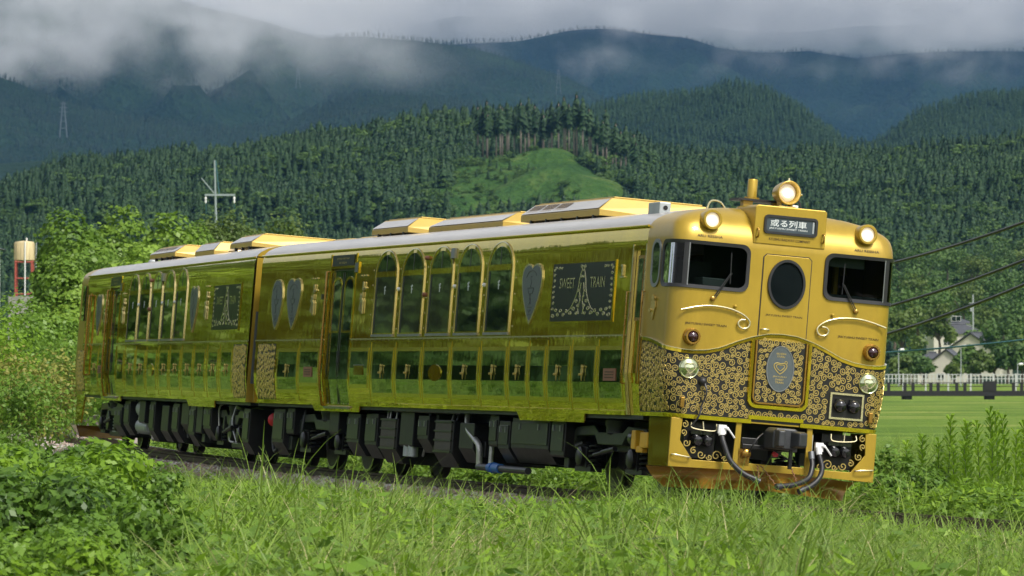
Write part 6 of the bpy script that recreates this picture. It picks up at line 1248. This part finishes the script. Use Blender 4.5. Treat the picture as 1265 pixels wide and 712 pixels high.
def lattice(px, py0, py1, y, hfn, wdt, label, m='lattice'):
    x = W(px, y); z0 = H(py1, y); z1 = H(py0, y); h = z1 - z0; r = empty('transmission_tower', (x, y, z0)); k = wdt
    for sx in (-1, 1):
        for sy in (-1, 1): mb = MB(); mb.tube([(sx * k, sy * k, 0), (sx * k * .2, sy * k * .2, h)], k * .09, 4); mb.build('leg', M[m], r)
    for f in (.25, .45, .62, .76):
        q = k * (1 - .8 * f); mb = MB(); mb.box(-q, q, -q, -q * .9, h * f, h * f + k * .12); mb.build('brace', M[m], r)
    for f, l in ((.72, 1.3), (.84, 1.1), (.95, .8)): mb = MB(); mb.tube([(-k * l, 0, h * f), (k * l, 0, h * f)], k * .08, 4); mb.build('crossarm', M[m], r)
    return tag(r, label, 'tower', 'far transmission towers')
lattice(78, 126, 170, 6200, None, 4.5, 'thin transmission tower on the lower blue slope beneath the left mist'); lattice(368, 84, 109, 8000, None, 3.6, 'faint transmission tower on the blue slope above the steel mast'); lattice(690, 86, 116, 7600, None, 3.6, 'faint transmission tower beside drifting mist above the felled slope')
# ------------------------------------------------------------------ right background: bridge, fence, lamps, houses, trees
by = 800.0; bz = H(489.5, by); bx0, bx1 = W(1040, by), W(1330, by)
br = empty('footbridge', (bx0, by, bz)); tag(br, 'low dark footbridge with squat posts crossing the field', 'bridge'); L_ = bx1 - bx0
mb = MB(); mb.box(0, L_, -1.5, 1.5, 0, H(483, by) - bz); mb.build('deck', M['shaded_conc'], br)
for k, px in enumerate([1058, 1076, 1097, 1117, 1127, 1149, 1158, 1181, 1191, 1215, 1225, 1251, 1261, 1285, 1296]):
    x = W(px, by) - bx0; mb = MB(); mb.box(x - .25, x + .25, -1.45, -1.1, H(483, by) - bz, H(472.5, by) - bz); mb.build('parapet_post', M['shaded_conc'], br)
for z in (473.5, 478):
    mb = MB(); mb.box(0, L_, -1.35, -1.2, H(z, by) - bz, H(z, by) - bz + .12); mb.build('rail', M['shaded_conc'], br)
for px in (1222, 1120):
    x = W(px, by) - bx0; mb = MB(); mb.box(x - .75, x + .75, -1.2, 1.2, -2.5, 0); mb.build('pier', M['shaded_conc'], br)
x = W(1222, by) - bx0; mb = MB(); mb.box(x - 1.0, x + 1.0, -1.55, -1.0, H(483, by) - bz, H(471, by) - bz); mb.build('parapet_block', M['shaded_conc'], br)
fy = 830.0; fz = float(H(474.5, fy)); f0, f1 = W(1030, fy), W(1340, fy); fn_ = empty('white_fence', (f0, fy, fz)); tag(fn_, 'white picket fence running behind the footbridge', 'fence'); hF = H(462.5, fy) - fz
for z in (.12, hF * .5, hF - .1):
    mb = MB(); mb.box(0, f1 - f0, -.04, .04, z, z + .11); mb.build('fence_rail', M['fence'], fn_)
pk = MB(); pk.box(-.07, .07, -.06, -.041, 0, hF); pkm = None
for x in np.arange(.3, f1 - f0, .62):
    if pkm is None: o = pk.build('picket', M['fence'], fn_); pkm = o.data
    else: o = mkobj('picket', pkm, None, fn_)
    o.location = (x, 0, 0)
for x in np.arange(.3, f1 - f0, 3.7): mb = MB(); mb.box(x - .12, x + .12, -.13, .06, -1.2, hF + .1); mb.build('fence_post', M['fence'], fn_)
for px, py, lb in ((1110, 432, 'street lamp standing by the bush left of the cream house'), (1187, 428, 'street lamp standing before the dark hedge'), (1257, 450, 'shorter street lamp beside the footbridge end')):
    x = W(px, 835); z0 = H(478, 835); h = H(py, 835) - z0; l = empty('street_lamp', (x, 835, z0)); mb = MB(); mb.tube([(0, 0, 0), (0, 0, h)], [.11, .07], 8); mb.build('pole', M['galv'], l, 60); mb = MB(); mb.tube([(0, 0, h), (.3, 0, h + .05), (.5, 0, h)], .05, 6); mb.build('arm', M['galv'], l); mb = MB(); mb.lathe([(-.35, .08), (-.25, .2), (.25, .24), (.4, .1)], (.55, 0, h - .02), (1, 0, .1), 10); mb.build('lamp_head', M['white'], l, 40); tag(l, lb, 'street lamp', 'street lamps by the white fence')
g = lambda px, py, y: (W(px, y), y, H(py, y))
x, y, z = g(1152, 474, 930); house('house', x, y, z, 8.5, 8, H(453, 930) - z, H(436, 930) - H(453, 930), 'low house with a dark grey hipped roof behind the fence', 'plaster', .25, [(-2.4, .8, 1.6, 1.2), (2.2, .8, 1.6, 1.2)])
x, y, z = g(1172, 474, 915); house('house', x, y, z, 6.5, 9, H(450, 915) - z, 2.6, 'cream gabled house joined to the dark hipped roof', 'plaster', -.2, [(-1.0, .7, 1.2, 1.1), (1.4, .7, 1.0, 1.1)], gable=True)
x, y, z = g(1207, 465, 1010); house('house', x, y, z, 12, 10, H(437, 1010) - z, H(412, 1010) - H(437, 1010), 'larger house with a long grey roof up the slope', 'plaster', -.35, [(-2, 2.0, 1.5, 1.2), (2.5, 2.0, 1.5, 1.2)], gable=True)
x, y, z = g(1182, 440, 1120); house('house', x, y, z, 12, 9, H(413, 1120) - z, H(401, 1120) - H(413, 1120), 'hillside house with a low grey roof below the white house', 'plaster', .1, [(-3, 2.4, 1.6, 1.2), (2, 2.4, 1.6, 1.2)])
x, y, z = g(1173, 425, 1200); house('house', x, y, z, 10, 9, H(400, 1200) - z, H(391, 1200) - H(400, 1200), 'small white hillside house with one dark window', 'housewhite', .15, [(.5, 5.4, 2.2, 1.1)])
x, y, z = g(1224, 445, 1080); house('house', x, y, z, 9, 8, H(424, 1080) - z, 2.0, 'pale house half hidden in the hillside trees', 'plaster', -.2, [(0, 2.0, 1.6, 1.2)])
x, y, z = g(1202, 445, 1060); up_ = empty('utility_pole', (x, y, z)); mb = MB(); mb.tube([(0, 0, 0), (0, 0, H(364, 1060) - z)], [.22, .15], 8); mb.build('pole', M['galv'], up_, 60); mb = MB(); mb.box(-.9, .9, -.06, .06, H(375, 1060) - z, H(375, 1060) - z + .14); mb.build('crossarm', M['galv'], up_); mb = MB(); mb.lathe([(0, .25), (.8, .25)], (-.4, 0, H(385, 1060) - z), (0, 0, 1), 10); mb.build('transformer', M['galv'], up_, 40); tag(up_, 'concrete utility pole rising among the hillside trees', 'utility pole')
r = random.Random(31); tl = ['round leafy tree', 'broad leafy tree', 'tall leafy tree', 'bushy green tree', 'spreading green tree']
spots = [(1115, 452, 372, 960, 3.6), (1135, 445, 350, 1010, 4.2), (1105, 430, 340, 1080, 4.5), (1160, 440, 372, 1000, 3.2), (1150, 415, 352, 1130, 4.6), (1125, 474, 430, 905, 2.4), (1112, 474, 438, 880, 2.2), (1140, 474, 440, 880, 2.0), (1196, 472, 425, 900, 2.4), (1210, 472, 430, 890, 2.4), (1228, 472, 432, 905, 2.2), (1245, 472, 422, 900, 2.8), (1262, 472, 415, 905, 3.0), (1240, 455, 388, 980, 4.0), (1262, 450, 372, 1010, 4.6), (1215, 425, 378, 1150, 3.8), (1240, 420, 352, 1180, 4.8), (1262, 410, 340, 1210, 5.2), (1190, 405, 350, 1260, 4.6), (1220, 395, 335, 1300, 5.2), (1250, 380, 318, 1340, 5.6), (1130, 405, 335, 1240, 5.0), (1110, 395, 322, 1300, 5.4), (1165, 395, 338, 1290, 5.0), (1200, 372, 312, 1400, 5.6), (1140, 372, 300, 1420, 5.8), (1235, 355, 295, 1480, 6.0), (1265, 345, 290, 1500, 6.0), (1170, 350, 292, 1490, 6.0), (1110, 355, 290, 1480, 6.0), (1290, 440, 370, 1000, 4.6), (1080, 445, 370, 1000, 4.6), (1060, 440, 350, 1100, 4.6), (1178, 472, 442, 880, 1.6), (1206, 452, 405, 1030, 3.0)]
TL = {0: 'tree rising behind the first street lamp, darker than its neighbours', 3: 'tree crowding the gable of the cream house', 5: 'round bush-like tree beside the dark hipped roof', 6: 'low round tree at the white fence by the first street lamp', 7: 'low tree touching the wall of the hipped house', 8: 'dark hedge tree behind the second street lamp', 9: 'dark hedge tree between the street lamp and the footbridge block', 10: 'hedge tree below the pale half hidden house', 11: 'hedge tree beside the shorter street lamp', 12: 'bigger hedge tree beyond the shorter street lamp', 33: 'tiny tree squeezed between the two cream houses', 34: 'tree in front of the long grey roof up the slope', 18: 'tree growing beside the white hillside house'}
for i, (px, p0, p1, y, rr) in enumerate(spots):
    x = W(px, y); z = H(p0, y); h = H(p1, y) - z; lo = [(r.uniform(-rr, rr) * .75, r.uniform(-rr, rr) * .75, h * r.uniform(.35, .82), rr * r.uniform(.35, .55), h * r.uniform(.13, .2)) for _ in range(11)]
    leafy('valley_tree', lo, 1500, .75, M['broad' if i % 3 else 'light_tree'], (x, y, z), (h * .6, .25), label=TL.get(i, 'leafy green tree among the houses on the valley slope'), cat='tree', group='trees among the houses on the valley slope', seed=700 + i, aspect=.8, inner=.5)
# overhead wires with their poles
def cable(name, pts, r_, m, label):
    mb = MB(); mb.tube(pts, r_, 6); o = mb.build(name, M[m], None, 60); return tag(o, label, 'cable')
wy0, wy1 = 92.0, 74.0
for nm, (pa, qa), (pb, qb), rr, mm, lb, ya, yb in (('overhead_cable', (1000, 345), (1265, 275), .026, 'cable', 'topmost black overhead cable rising away from the nose', 92, 78), ('overhead_cable', (1000, 401), (1265, 322), .026, 'cable', 'middle black overhead cable right of the nose', 92, 78), ('overhead_cable', (1000, 437), (1265, 352), .028, 'cable', 'lowest black overhead cable, slightly twisted, right of the nose', 92, 78), ('overhead_cable', (990, 441), (1265, 420), .030, 'teal', 'teal sleeved cable hanging in front of the houses', 160, 150)):
    A = Vector((W(pa, ya), ya, H(qa, ya))); B = Vector((W(pb, yb), yb, H(qb, yb))); B2 = A + (B - A) * 1.9; n = 24
    pts = [A + (B2 - A) * (k / n) - Vector((0, 0, (.35 if mm == 'cable' else .25) * (4 * (k / n) * (1 - k / n)) )) + Vector((0, 0, (.35 if mm == 'cable' else .25) * 4 * .5263 * .4737 * (k / n) / .5263)) for k in range(n + 1)]
    cable(nm, pts, rr, mm, lb)
for (px, y, py, lb) in ((1000, 92.15, 335, 'utility pole hidden behind the nose of the train'),):
    x = W(px, y); z = float(ground(x, y)); p = empty('utility_pole', (x, y, z)); mb = MB(); mb.tube([(0, .15, -.3), (0, .15, H(py, y) - z)], [.14, .10], 10); mb.build('pole', M['concrete'], p, 60); tag(p, lb, 'utility pole')
# ------------------------------------------------------------------ low cloud on the mountains, and the damp air
def mistmat(name, dens, scale, lo, hi, zlo, zhi, zfade, seed, xfade=None):
    m = bpy.data.materials.new(name); m.use_nodes = True; nt = m.node_tree; nt.nodes.clear(); o = nd(nt, 'ShaderNodeOutputMaterial'); v = nd(nt, 'ShaderNodeVolumePrincipled'); v.inputs['Color'].default_value = (.97, .98, 1.0, 1); v.inputs['Anisotropy'].default_value = .0
    ge = nd(nt, 'ShaderNodeNewGeometry'); mp = nd(nt, 'ShaderNodeMapping'); mp.inputs['Scale'].default_value = (1, .5, 1.3); mp.inputs['Location'].default_value = (seed, seed * .7, 0); n1 = nd(nt, 'ShaderNodeTexNoise'); n1.inputs['Scale'].default_value = scale; n1.inputs['Detail'].default_value = 4; n1.inputs['Roughness'].default_value = .58
    nt.links.new(ge.outputs['Position'], mp.inputs[0]); nt.links.new(mp.outputs[0], n1.inputs['Vector'])
    r1 = nd(nt, 'ShaderNodeMapRange', interpolation_type='SMOOTHSTEP'); r1.inputs[1].default_value = lo; r1.inputs[2].default_value = hi; nt.links.new(n1.outputs[0], r1.inputs[0])
    tc = nd(nt, 'ShaderNodeTexCoord'); sx = nd(nt, 'ShaderNodeSeparateXYZ'); nt.links.new(tc.outputs['Generated'], sx.inputs[0]); cur = r1.outputs[0]
    for ax, (f0, f1) in zfade.items():      # soft edges inside the cloud's own bounds
        for a, b, inv in ((0.0, f0, False), (1.0 - f1, 1.0, True)):
            if b - a <= 0: continue
            q = nd(nt, 'ShaderNodeMapRange', interpolation_type='SMOOTHSTEP'); q.inputs[1].default_value = a; q.inputs[2].default_value = b; q.inputs[3].default_value = 1.0 if inv else 0.0; q.inputs[4].default_value = 0.0 if inv else 1.0
            nt.links.new(sx.outputs[ax], q.inputs[0]); mu = nd(nt, 'ShaderNodeMath', operation='MULTIPLY'); nt.links.new(cur, mu.inputs[0]); nt.links.new(q.outputs[0], mu.inputs[1]); cur = mu.outputs[0]
    mu = nd(nt, 'ShaderNodeMath', operation='MULTIPLY'); mu.inputs[1].default_value = dens; nt.links.new(cur, mu.inputs[0]); nt.links.new(mu.outputs[0], v.inputs['Density']); nt.links.new(v.outputs[0], o.inputs['Volume']); return m
def mist(name, b, m, label):
    mb = MB(); mb.box(*b); o = mb.build(name, m); return tag(o, label, 'cloud', kind='stuff')
ca = 7400
mist('low_cloud', (W(-220, ca), W(640, ca), 6700, 8300, H(118, ca), H(-120, ca)), mistmat('left_cloud', .0042, .0060, .46, .66, 0, 0, {'X': (.12, .45), 'Y': (.2, .2), 'Z': (.5, .0)}, 31.0), 'grey mist hanging over the shoulder of the blue mountain')
cb = 13000
mist('low_cloud', (W(330, cb), W(1400, cb), 11350, 13450, H(88, cb), H(-90, cb)), mistmat('right_cloud', .0065, .0048, .33, .60, 0, 0, {'X': (.15, .05), 'Y': (.3, .1), 'Z': (.55, .0)}, 12.0), 'pale cloud bank lying along the farthest ridge')
cc = 11000
mist('low_cloud', (W(540, cc), W(1380, cc), 10300, 11600, H(110, cc), H(-20, cc)), mistmat('wisps', .0020, .0050, .52, .74, 0, 0, {'X': (.15, .05), 'Y': (.2, .2), 'Z': (.4, .2)}, 55.0), 'thin wisps of mist rising before the farthest ridge')
hz_ = MB(); hz_.box(-9700, 3700, -340, 17100, -9.5, 1420); hm = bpy.data.materials.new('damp_air'); hm.use_nodes = True; nt = hm.node_tree; nt.nodes.clear(); o = nd(nt, 'ShaderNodeOutputMaterial'); v = nd(nt, 'ShaderNodeVolumePrincipled'); v.inputs['Color'].default_value = (.11, .25, .52, 1); v.inputs['Density'].default_value = 3.6e-5; v.inputs['Anisotropy'].default_value = 0.0
nt.links.new(v.outputs[0], o.inputs['Volume']); ho = hz_.build('haze', hm); ho['kind'] = 'stuff'; ho['label'] = 'bluish damp air between the train and the mountains'
